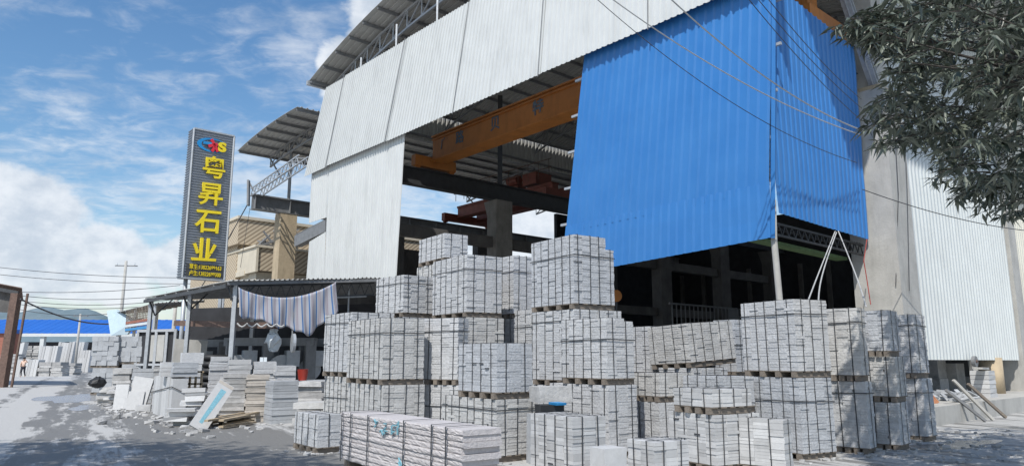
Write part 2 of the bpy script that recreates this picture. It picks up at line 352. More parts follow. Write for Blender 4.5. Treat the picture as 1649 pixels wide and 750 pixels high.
mw = mat('puddle water', (.17, .168, .165), .22, .3, 1.2, spec=.5, c2=(.26, .255, .25))
tag(pd.build('puddle_water', mw, local=True), kind='structure')
hl = MB(); rg = random.Random(3); pts = []
for i in range(121):
    x = -1500+i*25; h = 112+24*sin(i*.13+1)+14*sin(i*.41)+5*sin(i*1.3)+rg.uniform(-1.5, 1.5); pts.append((x, h))
for (x, h) in pts: hl.v += [Vector((x, 1500, -2)), Vector((x, 1560+20*sin(x*.01), h*.6)), Vector((x, 1680, h)), Vector((x, 2000, -2))]
for i in range(120):
    for j in range(3): a = i*4+j; hl.f.append((a, a+4, a+5, a+1))
tag(hl.build('hills', mat('far wooded hills', (.10, .15, .17), .95, .2, .02, .0, c2=(.16, .21, .24)), local=True), kind='structure')
# ------------------------------------------------------------------ the crane hall
hall = thing('crane_hall', 'open sided crane hall with arched roofs, white corrugated gable band and blue corrugated screens', 'hall', tuple(K0))
nA = -AV; nB = -BV      # outward normals: nB gable front, nA right-hand side
# white band, in leaning panels
sb = [24.46, 22.09, 16.75, 12.04, 7.46, 3.1, -.9]; stp = [22.75, 20.75, 15.5, 11.2, 7.1, 3.0, -.7]
for i in range(6):
    mb = MB(); o_ = .30+.02*(i % 2)
    zt = lambda s: 14.62-.002*s
    sheet(mb, H(sb[i], -o_, 10.46+.05*(i % 3 == 1)), H(sb[i+1]-.05, -o_, 10.48), H(stp[i+1]-.05, -o_+.1, 14.55), H(stp[i], -o_+.1, 14.6), nB, .20, .035, 6, .003, i+1)
    mb.build('wall_sheet', M['white'], hall)
    mb = MB(); mb.bar(H(sb[i+1], -o_-.06, 10.4), H(stp[i+1], -o_+.03, 14.6), .025, .02); mb.build('sheet_seam', M['steel'], hall)
# lower white sheet with the notch for the stub beam
mb = MB(); sheet(mb, H(24.05, -.12, 8.1), H(22.2, -.12, 8.1), H(22.2, -.12, 11.2), H(24.0, -.12, 11.2), nB, .2, .035, 4, .003, 11); mb.build('wall_sheet', M['white'], hall)
mb = MB(); sheet(mb, H(24.1, -.12, 4.45), H(22.15, -.12, 4.45), H(22.2, -.12, 7.42), H(23.9, -.12, 7.15), nB, .2, .035, 4, .003, 12); mb.build('wall_sheet', M['white'], hall)
mb = MB(); sheet(mb, H(22.15, -.12, 4.45), H(15.95, -.12, 4.45), H(15.55, -.12, 11.2), H(22.2, -.12, 11.2), nB, .2, .035, 8, .003, 13); mb.build('wall_sheet', M['white'], hall)
mb = MB(); mb.ibeam(H(25.6, .1, 7.45), H(22.3, .1, 7.75), .62, .35); mb.bar(H(25.6, -.1, 7.4), H(22.3, -.1, 7.72), .05, .55); mb.build('stub_beam', M['steel'], hall)
# blue screens
mb = MB(); sheet(mb, H(6.62, -.05, 5.32), H(.05, -.05, 5.45), H(-.45, -.05, 11.4), H(5.62, -.05, 11.4), nB, .26, .035, 8, .005, 21, duty=(0, .62, .70, .80)); mb.build('blue_sheet', M['blue'], hall)
mb = MB(); sheet(mb, H(6.75, -.09, 4.02), H(.03, -.09, 4.32), H(.0, -.07, 5.62), H(6.60, -.07, 5.5), nB, .26, .035, 3, .005, 22, duty=(0, .62, .70, .80)); mb.build('blue_sheet', M['blue'], hall)
mb = MB(); sheet(mb, H(-.05, .13, 4.90), H(-.02, 4.95, 4.82), H(-.12, 4.9, 10.35), H(-.12, -.02, 10.75), nA, .24, .03, 8, .010, 23, duty=(0, .6, .7, .9)); mb.build('blue_sheet', M['blue'], hall)
mb = MB(); mb.bar(H(.0, -.1, 4.3), H(-.5, -.1, 11.3), .09, .05); mb.build('corner_trim', M['blue'], hall)
mb = MB(); mb.bar(H(6.72, .05, 4.9), H(5.7, .05, 11.0), .09); mb.build('screen_edge_post', M['steel_lt'], hall)
for z in (5.6, 6.7, 7.8, 8.9, 10.0):
    mb = MB(); s_ = 6.62-(z-4.9)*.16; mb.bar(H(s_+.45, .1, z), H(s_-6.4, .1, z+.02), .07, .07); mb.build('screen_rail', M['steel_lt'], hall)
mb = MB(); mb.tube([H(0, .02, 5.2), H(.05, .05, 4.3), H(-.03, .0, 2.4), H(-.02, .0, 0)], .075, 8); mb.build('corner_post', M['conc'], hall, True)
# truss and green strip below the side screen
mb = MB()
mb.bar(H(.15, .0, 4.72), H(.15, 5.0, 4.68), .05); mb.bar(H(.15, .0, 4.45), H(.15, 5.0, 4.41), .05); mb.bar(H(.5, .0, 4.72), H(.5, 5.0, 4.68), .05)
for i in range(16):
    t0 = i*.31; mb.bar(H(.15, t0, 4.45), H(.15, t0+.155, 4.72), .025); mb.bar(H(.15, t0+.155, 4.72), H(.15, t0+.31, 4.45), .025); mb.bar(H(.15, t0, 4.72), H(.5, t0+.155, 4.72), .025)
mb.build('screen_truss', M['black'], hall)
mb = MB(); mb.bar(H(.75, .1, 4.42), H(.75, 5.0, 4.36), .3, .08); mb.build('green_strip', M['green'], hall)
# runway beams with columns
mb = MB(); mb.ibeam(H(20, .1, 10.2), H(20, 38, 10.2), .85, .45); mb.bar(H(20, .1, 10.66), H(20, 38, 10.66), .12, .08); mb.build('runway_beam', M['steel_dk'], hall)
mb = MB(); mb.ibeam(H(30, -.75, 10.05), H(30, 38, 10.05), .8, .45)
for i in range(20): mb.bar(H(30, -.6+i*2, 9.7), H(30, -.6+i*2, 10.4), .42, .03, up=BV)
mb.bar(H(30, -.75, 10.49), H(30, 38, 10.49), .12, .08); mb.build('runway_beam', M['steel'], hall)
mb = MB(); mb.ibeam(H(.3, 1., 10.2), H(.3, 38, 10.2), .85, .45); mb.build('runway_beam', M['steel_dk'], hall)
def column(s, t, w, d, z1, m, name='column', cap=True):
    mb = MB(); a = H(s, t, 0)
    pts = [a-AV*w/2-BV*d/2, a-AV*w/2+BV*d/2, a+AV*w/2+BV*d/2, a+AV*w/2-BV*d/2]
    mb.hexa([p.copy() for p in pts]+[p+Z3*z1 for p in pts])
    if cap:
        for sg in (-1,):
            q = [a-AV*w/2-BV*d*.45, a-AV*w/2+BV*d*.45, a+AV*w/2+BV*d*.45, a+AV*w/2-BV*d*.45]
            mb.hexa([p+AV*(w*.05)+Z3*(z1-.9) for p in q]+[p+AV*(w*.45)+Z3*(z1-.002) for p in q])
    return mb.build(name, m, hall)
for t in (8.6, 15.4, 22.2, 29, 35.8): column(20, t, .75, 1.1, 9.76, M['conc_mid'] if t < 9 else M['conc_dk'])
mb = MB(); mb.bar(H(20.1, 1, 7.55), H(20.1, 36, 7.55), .4, .55); mb.build('tie_beam', M['conc_dk'], hall)
mb = MB(); mb.bar(H(20.1, 4, 4.55), H(20.1, 36, 4.55), .3, .5); mb.build('tie_beam', M['conc_dk'], hall)
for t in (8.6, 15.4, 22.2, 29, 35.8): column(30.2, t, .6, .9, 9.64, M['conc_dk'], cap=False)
column(30.2, 1.35, .8, .95, 9.64, M['conc_tan'], cap=False)
mb = MB(); mb.bar(H(30, 1.35, 10.45), H(30, 1.35, 14.2), .14); mb.build('roof_post', M['steel'], hall)
for t in (8.6, 15.4, 22.2, 29): 
    mb = MB(); mb.bar(H(20, t, 10.6), H(20, t, 15.6), .25); mb.build('roof_post', M['steel_dk'], hall)
# left wall below the far runway beam, back wall, inner side wall
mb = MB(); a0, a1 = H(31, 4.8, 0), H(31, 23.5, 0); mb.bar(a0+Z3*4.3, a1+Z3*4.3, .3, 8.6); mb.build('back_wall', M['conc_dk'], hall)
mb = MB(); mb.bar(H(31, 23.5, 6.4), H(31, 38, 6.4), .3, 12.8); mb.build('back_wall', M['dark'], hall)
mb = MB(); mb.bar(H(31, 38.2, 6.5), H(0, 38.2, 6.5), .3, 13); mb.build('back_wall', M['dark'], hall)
for i in range(14):
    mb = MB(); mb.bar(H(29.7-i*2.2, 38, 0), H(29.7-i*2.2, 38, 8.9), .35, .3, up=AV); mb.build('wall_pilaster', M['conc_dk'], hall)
# roofs: arch profiles along the gable direction
def arch1(s): return 16.75-.0130*(s-11.5)**2
def arch2(s): return 13.78-.0118*(s-25.7)**2
def roofshell(fn, s0, s1, t0, t1, name):
    mb = MB(); ns = 22; nt = int((t1-t0)/.30); prof = []
    for i in range(nt):
        t = t0+(t1-t0)*i/nt; d = (t1-t0)/nt
        prof += [(t, 0), (t+d*.62, 0), (t+d*.7, .05), (t+d*.92, .05)]
    prof.append((t1, 0)); k = len(prof)
    for i in range(ns+1):
        s = s0+(s1-s0)*i/ns
        for t, d in prof: mb.v.append(H(s, t, fn(s)+.16+d))
    for i in range(ns+1):
        s = s0+(s1-s0)*i/ns
        for t, d in prof: mb.v.append(H(s, t, fn(s)+.17+d))
    o = (ns+1)*k
    for i in range(ns):
        for j in range(k-1):
            a = i*k+j; mb.f.append((a, a+k, a+k+1, a+1)); mb.f.append((a+o, a+1+o, a+k+1+o, a+k+o))
        for j in (0, k-1): a = i*k+j; mb.f.append((a, a+o, a+k+o, a+k))
    for j in range(k-1):
        for i in (0, ns): a = i*k+j; mb.f.append((a, a+1, a+1+o, a+o))
    r_ = mb.build(name, M['roof'], hall)
    ds = abs(s1-s0); n = int(ds/1.25)
    for i in range(n+1):
        s = s0+(s1-s0)*(i+.12)/(n+.24); q = MB(); q.bar(H(s, t0+.05, fn(s)+.08), H(s, t1-.05, fn(s)+.08), .07, .14); q.build('purlin', M['steel'] if t0 < 0 else M['steel'], r_)
    return r_
def truss(fn, s0, s1, t, drop, parent, m, web=True, w=.09):
    mb = MB(); n = int(abs(s1-s0)/1.1); P0 = []; P1 = []
    for i in range(n+1):
        s = s0+(s1-s0)*i/n; P0.append(H(s, t, fn(s)-.04)); P1.append(H(s, t, fn(s)-.04-drop))
    for i in range(n):
        mb.bar(P0[i], P0[i+1], w); mb.bar(P1[i], P1[i+1], w)
        if web: mb.bar(P0[i], P1[i], w*.55); mb.bar(P1[i], P0[i+1], w*.55)
    mb.build('roof_truss', m, parent)
r1 = roofshell(arch1, 23.5, -3.0, -.75, 38, 'arched_roof')
for t in (.35, 7.2, 14, 20.8, 27.6, 34.4): truss(arch1, 23.1, -.3, t, .85, r1, M['steel_lt'] if t < 1 else M['steel'])
mb = MB(); mb.bar(H(23.6, -.8, arch1(23.5)+.1), H(23.6, 1.8, arch1(23.5)+.1), .16, .22); mb.build('eave_gutter', M['steel_lt'], r1)
for s in (22.5, 19.5, 16.5, 13.5, 10.5):
    mb = MB(); mb.bar(H(s, -.1, 14.4), H(s, -.1, arch1(s)-.8), .07); mb.build('gable_post', M['steel_lt'], hall)
r2 = roofshell(arch2, 32.3, 24.35, -.9, 38, 'arched_roof')
for t in (.9, 8.6, 15.4, 22.2, 29, 35.8): truss(arch2, 31.8, 24.6, t, .6, r2, M['steel'])
for t in (.9, 8.6, 15.4):
    mb = MB(); mb.bar(H(30, t, 11.6), H(32.0, t, arch2(32)), .07); mb.build('eave_brace', M['steel'], r2)
mb = MB(); sheet(mb, H(23.75, .5, 13.5), H(23.75, 38, 13.5), H(23.6, 38, 15.1), H(23.6, .5, 15.1), AV, .3, .04, 2, .003, 44); mb.build('valley_sheet', M['roof'], hall)
mb = MB(); mb.bar(H(24.4, .4, 13.7), H(23.6, .4, 13.6), .1); mb.bar(H(24.0, .4, 13.72), H(24.0, 38, 13.72), .95, .06); mb.build('valley_gutter', M['steel'], hall)
# lattice walkway from the runway tip to the gable
mb = MB(); p = [H(30.3, -.7, 10.45), H(24.3, -.7, 11.05)]
for oz, ob in ((0, 0), (.42, 0), (0, .5), (.42, .5)): mb.bar(p[0]+Z3*oz+BV*ob, p[1]+Z3*oz+BV*ob, .06)
for i in range(12):
    a = p[0].lerp(p[1], i/12); b = p[0].lerp(p[1], (i+.5)/12); c = p[0].lerp(p[1], (i+1)/12)
    for ob in (0, .5): mb.bar(a+BV*ob, b+Z3*.42+BV*ob, .035); mb.bar(b+Z3*.42+BV*ob, c+BV*ob, .035)
    mb.bar(a+Z3*.42, b+Z3*.42+BV*.5, .03)
mb.build('lattice_walkway', M['steel_lt'], hall)
mb = MB(); mb.bar(H(30.3, -.8, 9.9), H(30.5, -.8, 11.35), .1, .25); mb.bar(H(30.5, -.8, 11.3), H(30.3, -.5, 10.7), .08); mb.build('end_stop', M['steel'], hall)
mb = MB(); mb.tube([H(30.4, -.75, 10.1), H(33.5, -2.2, 5)], .03, 5); mb.tube([H(30.3, -.7, 9.8), H(30.6, -.9, 6.5)], .012, 4); mb.build('stay_cable', M['wire'], hall)
# big side columns and side wall
def sidebox(t0, t1, s0, s1, z0, z1, m, name, taper=0):
    mb = MB(); q = [(s0, t0), (s0, t1), (s1, t1), (s1, t0)]
    mb.hexa([H(s, t, z0) for s, t in q]+[H(s, t, z1) for s, t in q]); return mb.build(name, m, hall)
sidebox(5.05, 6.3, -.72, .5, 0, 9.05, M['conc'], 'side_column')
sidebox(5.5, 6.2, -.45, .3, 9.05, 16, M['conc'], 'side_column')
sidebox(5.3, 6.1, -.55, .1, 9.05, 9.25, M['conc_tan'], 'column_bracket')
mb = MB(); mb.ibeam(H(-.35, 5.6, 9.2), H(-.35, 3.3, 12.6), .34, .25); mb.build('slanted_brace', M['steel_lt'], hall)
sidebox(16.45, 17.35, -.45, .4, 0, 15, M['conc'], 'side_column')
mb = MB(); tq = tat(1600, -.1); mb.tube([H(-.1, tq, .4), H(-.1, tq, 1.65)], .36, 14); mb.build('column_stub', M['conc_tan'], hall, True)
mb = MB(); sheet(mb, H(-.3, 6.9, 1.58), H(-.3, 16.35, 1.56), H(-.3, 16.35, 14), H(-.3, 6.9, 14), nA, .28, .045, 6, .003, 31, duty=(0, .5, .6, .9)); mb.build('side_sheet', M['white2'], hall)
mb = MB(); sheet(mb, H(-.25, 6.2, .2), H(-.25, 6.95, .2), H(-.25, 6.95, 14), H(-.25, 6.2, 14), nA, .28, .045, 4, .003, 32); mb.build('side_sheet', M['white2'], hall)
mb = MB(); sheet(mb, H(-.3, 17.45, 1.7), H(-.3, 30, 1.7), H(-.3, 30, 14), H(-.3, 17.45, 14), nA, .28, .045, 5, .003, 33, duty=(0, .5, .6, .9)); mb.build('side_sheet', M['cream'], hall)
# loading dock along the side
sidebox(4.0, 34, -1.45, 2.9, 0, .45, M['conc'], 'loading_dock')
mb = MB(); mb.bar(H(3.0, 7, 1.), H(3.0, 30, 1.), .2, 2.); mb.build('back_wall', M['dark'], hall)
mb = MB(); tq = tat(1572, -.35); mb.bar(H(-.35, tq+.05, .44), H(-.35, tq, 1.6), .17, .17); mb.build('dock_post', M['conc'], hall)
# ------------------------------------------------------------------ overhead cranes
def crane(name, lab, s0, s1, t, z, h, w, m, twin=0):
    c = thing(name, lab, 'overhead crane', tuple(H(s0, t, z)))
    for k in range(2 if twin else 1):
        mb = MB(); o = k*twin; a, b = H(s0-.3, t+o, z+h/2+.35), H(s1+.3, t+o, z+h/2+.35)
        mb.bar(a, b, w, h); mb.bar(a-Z3*(h/2-.03), b-Z3*(h/2-.03), w*1.5, .07); mb.bar(a+Z3*(h/2-.03), b+Z3*(h/2-.03), w*1.35, .07)
        mb.bar(a-BV*(w*.55)+Z3*(h*.36), b-BV*(w*.55)+Z3*(h*.36), .10, .06); mb.build('girder', m, c)
    for s in (s0, s1):
        mb = MB(); mb.bar(H(s, t-1.2, z+.35), H(s, t+1.2+twin, z+.35), .35, .5)
        for q in (-1., 1.+twin): mb.tube([H(s-.1, t+q, z+.16), H(s+.1, t+q, z+.16)], .2, 12)
        mb.build('end_carriage', m, c)
    return c
oc = crane('overhead_crane', 'orange overhead crane girder with faded blue characters spanning the open bay', 19.9, .4, 4.3, 10.65, 1.25, .6, M['orange'])
for px, ch_, sz in ((715, '广', .55), (741, '路', .62), (797, '贝', .62), (866, '特', .66)):
    best = min(((projx(H(s_/20, 3.99, 11.8))-px)**2, s_/20) for s_ in range(0, 400))[1]
    add_text(ch_, H(best, 3.985, 11.72), -AV, Z3, sz, .01, M['ink'], oc, 'lettering', .02)
mb = MB(); mb.bar(H(7.6, 3.6, 11.2), H(6.9, 3.6, 11.2), .3, .45); mb.build('hoist_box', M['frost'], oc)
mb = MB(); mb.tube([H(7.0, 3.5, 12.3), H(6.8, 3.4, 12.45), H(6.7, 3.4, 12.1), H(6.75, 3.5, 11.1), H(6.9, 3.5, 10.8), H(7.1, 3.6, 11.0)], .03, 6); mb.build('cable_loop', M['black'], oc)
oc2 = crane('overhead_crane', 'dark red twin girder crane with railing over the farther bay', 29.9, 20.2, 13.2, 10.55, .75, .45, M['red'], 1.6)
mb = MB()
for i in range(11): mb.bar(H(29.6-i*.9, 12.8, 12.0), H(29.6-i*.9, 12.8, 13.0), .035)
for z in (12.5, 13.0): mb.bar(H(29.8, 12.8, z), H(20.4, 12.8, z), .035)
mb.build('railing', M['rust'], oc2)
mb = MB(); mb.bar(H(23.4, 13.9, 12.3), H(22.2, 13.9, 12.3), 1.3, .7); mb.tube([H(23.9, 13.4, 12.5), H(24.8, 13.4, 12.5)], .3, 12); mb.bar(H(25.2, 14.3, 12.3), H(24.6, 14.3, 12.3), .7, .5); mb.build('hoist_trolley', M['red'], oc2)
# ------------------------------------------------------------------ sign tower
SB = atY(293, 447, 31.); SBt = SB.z
sw = 1.80; sgt = 11.75-SBt-.0
ztop = atY(311, 207, 31.).z
sg = thing('sign_tower', 'tall narrow grey ribbed sign tower with yellow Chinese characters and phone numbers', 'sign', (SB.x, SB.y, 0))
c0 = Vector((SB.x, SB.y, 0)); th = .62; mb = MB()
mb.hexa([c0+Z3*SBt, c0+BV*sw+Z3*SBt, c0+BV*sw+AV*th+Z3*SBt, c0+AV*th+Z3*SBt, c0+Z3*ztop, c0+BV*sw+Z3*ztop, c0+BV*sw+AV*th+Z3*ztop, c0+AV*th+Z3*ztop])
mb.build('sign_box', M['sign'], sg)
mb = MB(); q0 = c0-AV*.02
sheet(mb, q0+Z3*SBt, q0+Z3*ztop, q0+BV*sw+Z3*ztop, q0+BV*sw+Z3*SBt, -AV, .118, .035, 1, 0, 5, duty=(0, .45, .6, .85)); mb.build('sign_face', M['sign'], sg)
mb = MB(); q0 = c0-BV*.02
sheet(mb, q0+AV*th+Z3*SBt, q0+AV*th+Z3*ztop, q0+Z3*ztop, q0+Z3*SBt, -BV, .118, .035, 1, 0, 5, duty=(0, .45, .6, .85)); mb.build('sign_face', M['sign'], sg)
mb = MB()
for a in (0, sw): mb.bar(c0+BV*a-AV*.05+Z3*SBt, c0+BV*a-AV*.05+Z3*ztop, .07)
for z in (SBt, ztop): mb.bar(c0-AV*.05+Z3*z, c0+BV*sw-AV*.05+Z3*z, .07)
mb.build('sign_frame', M['steel_lt'], sg)
mb = MB(); mb.tube([c0+BV*.25+AV*.3, c0+BV*.25+AV*.3+Z3*SBt], .09, 10); mb.tube([c0+BV*1.9+AV*.3, c0+BV*1.9+AV*.3+Z3*SBt], .09, 10); mb.build('sign_post', M['steel_lt'], sg, True)
def sgp(u, z, o=.06): return c0+BV*(u*sw)-AV*o+Z3*z
hh = ztop-SBt
for i, ch_ in enumerate('粤昇石业'):
    z = SBt+hh*(.755-.187*i); o_ = .545-.03*i
    add_text(ch_, sgp(o_, z), (BV+Z3*.03), Z3, 1.02, .09, M['yellow'], sg, 'character', .016, 1.0)
for z, tx in ((SBt+hh*.078, '覃生:13822699163'), (SBt+hh*.035, '卢生:13822699300')):
    mb = MB(); mb.hexa([sgp(.07, z-.14, .062), sgp(.97, z-.14, .062), sgp(.97, z-.14, .02), sgp(.07, z-.14, .02), sgp(.07, z+.135, .062), sgp(.97, z+.135, .062), sgp(.97, z+.135, .02), sgp(.07, z+.135, .02)]); mb.build('number_panel', M['steel_dk'], sg)
    add_text(tx, sgp(.52, z, .065), BV, Z3, .235, .02, M['yellow'], sg, 'phone_number', .010, .72)
# logo: blue swoosh ring, red figure, yellow S
lz = SBt+hh*.905; mb = MB(); n = 28
for i in range(n):
    def rp(t, k): return sgp(.47+.38*cos(t)*k, lz+.33*sin(t)*k, .08)
    t0 = radians(40+i*280/n); t1 = radians(40+(i+1)*280/n); w0 = .06+.22*sin(pi*i/n); w1 = .06+.22*sin(pi*(i+1)/n)
    q = [rp(t0, 1), rp(t1, 1), rp(t1, 1-w1), rp(t0, 1-w0)]; mb.hexa([v+AV*.05 for v in q]+q)
mb.bar(sgp(.24, lz+.05, .1), sgp(.5, lz+.05, .1), .08, .12); mb.build('logo_ring', M['sblue'], sg)
mb = MB(); mb.bar(sgp(.42, lz+.27, .12), sgp(.60, lz-.27, .12), .06, .13); mb.bar(sgp(.36, lz-.08, .12), sgp(.58, lz+.08, .12), .06, .14); mb.bar(sgp(.46, lz-.3, .12), sgp(.52, lz-.02, .12), .06, .12); mb.build('logo_figure', M['sred'], sg)
add_text('S', sgp(.70, lz-.02, .1), BV, Z3, .46, .06, M['yellow'], sg, 'logo_letter', .05, 1.3)
# ------------------------------------------------------------------ beige building behind
bb = atY(412, 470, 43.); c0 = Vector((bb.x, bb.y, 0))
def zat(y, Yd, x=412): return atY(x, y, Yd).z
bd = thing('tiled_building', 'beige two storey building with diagonal brown tile stripes and a bare balcony behind the shed', 'building', tuple(c0))
def obx(u0, u1, w0, w1, z0, z1): # u along B, w along A from c0
    mb = MB(); q = [(u0, w0), (u1, w0), (u1, w1), (u0, w1)]
    mb.hexa([c0+BV*u+AV*w+Z3*z0 for u, w in q]+[c0+BV*u+AV*w+Z3*z1 for u, w in q]); return mb
zr = zat(345, 43, 400); zb = zat(398, 43); zl = zat(440, 43)
obx(-.2, 14, 3.0, 12, 0, zr-1.6).build('wall', M['tile'], bd)
obx(-.5, 14.5, 2.2, 12.5, zr-1.6, zr).build('parapet', M['tile'], bd)
rl = obx(-.6, 14.6, 2.1, 12.6, zr, zr+.18); rl.build('coping', M['beige'], bd)
obx(-.2, 14, 1.6, 3.0, zl, zl+.3).build('balcony_slab', M['beige'], bd)
obx(0, 5.5, 0, 3.2, zl+.2, zb).build('balcony_wall', M['tile'], bd)
obx(-.15, -.003, -.1, 7.3, zl+.1, zb+.003).build('balcony_wall', M['beige'], bd)
obx(-.25, 5.6, -.12, 7.4, zb+.004, zb+.14).build('coping', M['beige'], bd)
obx(.1, 9, .4, 3.2, 0, zl+.15).build('wall', M['beige'], bd)
wn = obx(1.2, 2.4, 2.9, 3.1, zb+.5, zb+1.6).build('window', M['beige'], bd); obx(1.3, 2.3, 2.86, 2.95, zb+.6, zb+1.5).build('pane', M['glass'], wn)
wn = obx(6.2, 8.0, 2.9, 3.1, 1.2, 3.0).build('window', M['beige'], bd); obx(6.3, 7.9, 2.86, 2.95, 1.3, 2.9).build('pane', M['glass'], wn)
obx(2.0, 2.35, .33, .42, zl-1.0, zl-.5).build('red_notice', M['sred'], bd)
mb = MB()
for u in (-.1, .45): mb.bar(c0+BV*(u+1.2)+AV*(.5+u)+Z3*zb, c0+BV*(u+1.3)+AV*(.5+u)+Z3*(zb+2.6), .13)
for i in range(5): mb.bar(c0+BV*1.1+AV*.4+Z3*(zb+.5+.5*i), c0+BV*1.75+AV*.95+Z3*(zb+.5+.5*i), .08)
tag(mb.build('wooden_ladder', M['wood']), 'rough wooden ladder standing up from the beige balcony', 'ladder')
jb = thing('scrap_heap', 'heap of grey timber and boards on the beige balcony beside the tan column', 'scrap', tuple(c0+BV*1+AV*1+Z3*zb))
mb = MB(); rg = random.Random(5)
for i in range(14): mb.bar(c0+BV*rg.uniform(.3, 3)+AV*rg.uniform(.3, 1.4)+Z3*(zb+.15+rg.uniform(0, .2)), c0+BV*rg.uniform(.3, 3)+AV*rg.uniform(.3, 1.4)+Z3*(zb+rg.uniform(.6, 1.5)), .16, .09)
mb.build('timber', M['steel'], jb)
mb = MB()
for a in (0, .35):
    mb.bar(H(31.5, 6, 7.6)+AV*a, H(28.0, 3.2, 9.7)+AV*a, .08, .12); mb.bar(H(31.5, 6, 8.6)+AV*a, H(28.0, 3.2, 10.7)+AV*a, .05)
for i in range(10): q = H(31.5, 6, 7.65).lerp(H(28, 3.2, 9.75), i/9); mb.bar(q, q+AV*.35, .2, .03); mb.bar(q, q+Z3*1., .04)
tag(mb.build('steel_stair', M['steel_lt']), 'pale steel stair with rails climbing behind the tan concrete column', 'stair')
# ------------------------------------------------------------------ open sheds at left
def shed(name, lab, C1, C2, C3, posts, m='roof', C4=None):
    C1, C2, C3 = Vector(C1), Vector(C2), Vector(C3); C4 = C4 or C2+(C3-C1)
    s = thing(name, lab, 'shed', (C1.x, C1.y, 0)); mb = MB()
    n = (C2-C1).cross(C3-C1).normalized(); n = n if n.z > 0 else -n
    sheet(mb, C1, C2, C4, C3, n, .25, .035, 6, .01, 3); rf = mb.build('roof', M[m], s)
    L_ = 7
    for i in range(L_+1):
        q = MB(); a = C1.lerp(C3, (i+.1)/(L_+.2)); b = C2.lerp(C4, (i+.1)/(L_+.2)); q.bar(a-n*.07, b-n*.07, .05, .1); q.build('purlin', M['steel'], rf)
    for (u, v) in posts:
        p = C1+(C2-C1)*u+(C3-C1)*v; q = MB(); q.bar(Vector((p.x, p.y, 0)), p-n*.1, .13); q.build('post', M['steel_lt'], s)
    return s, (C1, C2, C3, C4, n)
a1 = atY(369, 452, 22.); a2 = atY(612, 447.5, 25.2); a3 = atY(233, 479, 28.9)
sh, (C1, C2, C3, C4, nn) = shed('open_shed', 'open lean-to shed with grey corrugated roof on steel posts and a striped tarp', a1, a2, a3, [(.06, .03), (.06, .5), (.03, .96), (.55, .97), (.97, .97), (.5, .5)], C4=atY(648, 469, 27.4))
mb = MB(); e0, e1 = C1+(C2-C1)*.03+(C3-C1)*.03-nn*.15, C1+(C2-C1)*.985+(C3-C1)*.03-nn*.15
mb.bar(e0, e1, .05, .06); mb.bar(e0-Z3*.42, e1-Z3*.42, .035, .04)
for i in range(14): f0, f1 = e0.lerp(e1, i/14), e0.lerp(e1, (i+1)/14); md = f0.lerp(f1, .5); mb.bar(f0-Z3*.42, md, .022); mb.bar(md, f1-Z3*.42, .022)
mb.build('eave_truss', M['steel_dk'], sh)
for v in (.03, .5, .95):
    mb = MB(); b0 = C1+(C2-C1)*.06+(C3-C1)*v; mb.bar(b0-Z3*.75, b0+(C2-C1)*.12-Z3*.12, .05); mb.bar(b0-Z3*.75, b0-(C2-C1)*.05-Z3*.12, .05); mb.build('brace', M['steel_dk'], sh)
mb = MB(); mb.bar(C1+(C3-C1)*.02-Z3*.15, C3-Z3*.15, .07, .12); mb.build('side_beam', M['steel_dk'], sh)
p0 = C1+(C2-C1)*.06+(C3-C1)*.04; 
mb = MB(); wl = C2+(C3-C1)*.1; mb.bar(wl-Z3*.6-(C2-C1)*.28, wl-Z3*.6, .05); mb.bar(wl-(C2-C1)*.13-Z3*1.2, wl-(C2-C1)*.13-Z3*.1, .05); mb.build('hanging_frame', M['steel_lt'], sh)
# dark wall added at the rear to make the gloom under the shed
wallr = thing('shed_gloom_wall', 'added dark wall standing in for the gloom at the back of the striped tarp shed', 'wall', tuple(H(27, -2, 0)))
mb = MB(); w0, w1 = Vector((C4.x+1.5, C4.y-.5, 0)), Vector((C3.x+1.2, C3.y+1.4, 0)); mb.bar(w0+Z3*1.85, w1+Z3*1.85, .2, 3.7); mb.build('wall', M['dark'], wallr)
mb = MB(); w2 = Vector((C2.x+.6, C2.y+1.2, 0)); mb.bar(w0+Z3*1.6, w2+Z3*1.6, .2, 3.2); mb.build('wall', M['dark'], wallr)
# tarp
def tarp():
    tl, tr = atY(384, 462, 21.9), atY(541, 453, 23.4); n, mrows = 90, 14; vs = []; fs = []; uvs = []
    for i in range(n+1):
        u = i/n; top = tl.lerp(tr, u)-Z3*(.42*sin(pi*u)**.8); 
        yb = 507+ (30*min(1, u*1.5)) - 38*max(0, u-.75)/.25 + 2.5*sin(u*21) + 1.5*sin(u*47)
        bot = atY(384+160*u, yb, 21.9+1.6*u)
        for j in range(mrows+1):
            v = j/mrows; p = top.lerp(bot, v); w = .03*sin(u*60+1.5*sin(v*3))*(.3+.7*v)+.06*sin(u*19+v*2)*v
            vs.append(p-AV*w*1.0-Z3*(.02*sin(u*37)*v)); uvs.append((u, v))
    m1 = mrows+1
    for i in range(n):
        for j in range(mrows): a = i*m1+j; fs.append((a, a+m1, a+m1+1, a+1))
    off = Vector((tl.x, tl.y, tl.z)); me = bpy.data.meshes.new('striped_tarp'); me.from_pydata([tuple(v-off) for v in vs], [], fs)
    ul = me.uv_layers.new(name='UVMap')
    for lp in me.loops: ul.data[lp.index].uv = uvs[lp.vertex_index]
    me.materials.append(M['tarp']); me.polygons.foreach_set('use_smooth', [True]*len(me.polygons))
    o = bpy.data.objects.new('striped_tarp', me); COL.objects.link(o); o.location = off
    sm_ = o.modifiers.new('s', 'SOLIDIFY'); sm_.thickness = .006
    tag(o, 'blue white and mauve striped tarp hanging from the shed eave', 'tarp')
tarp()
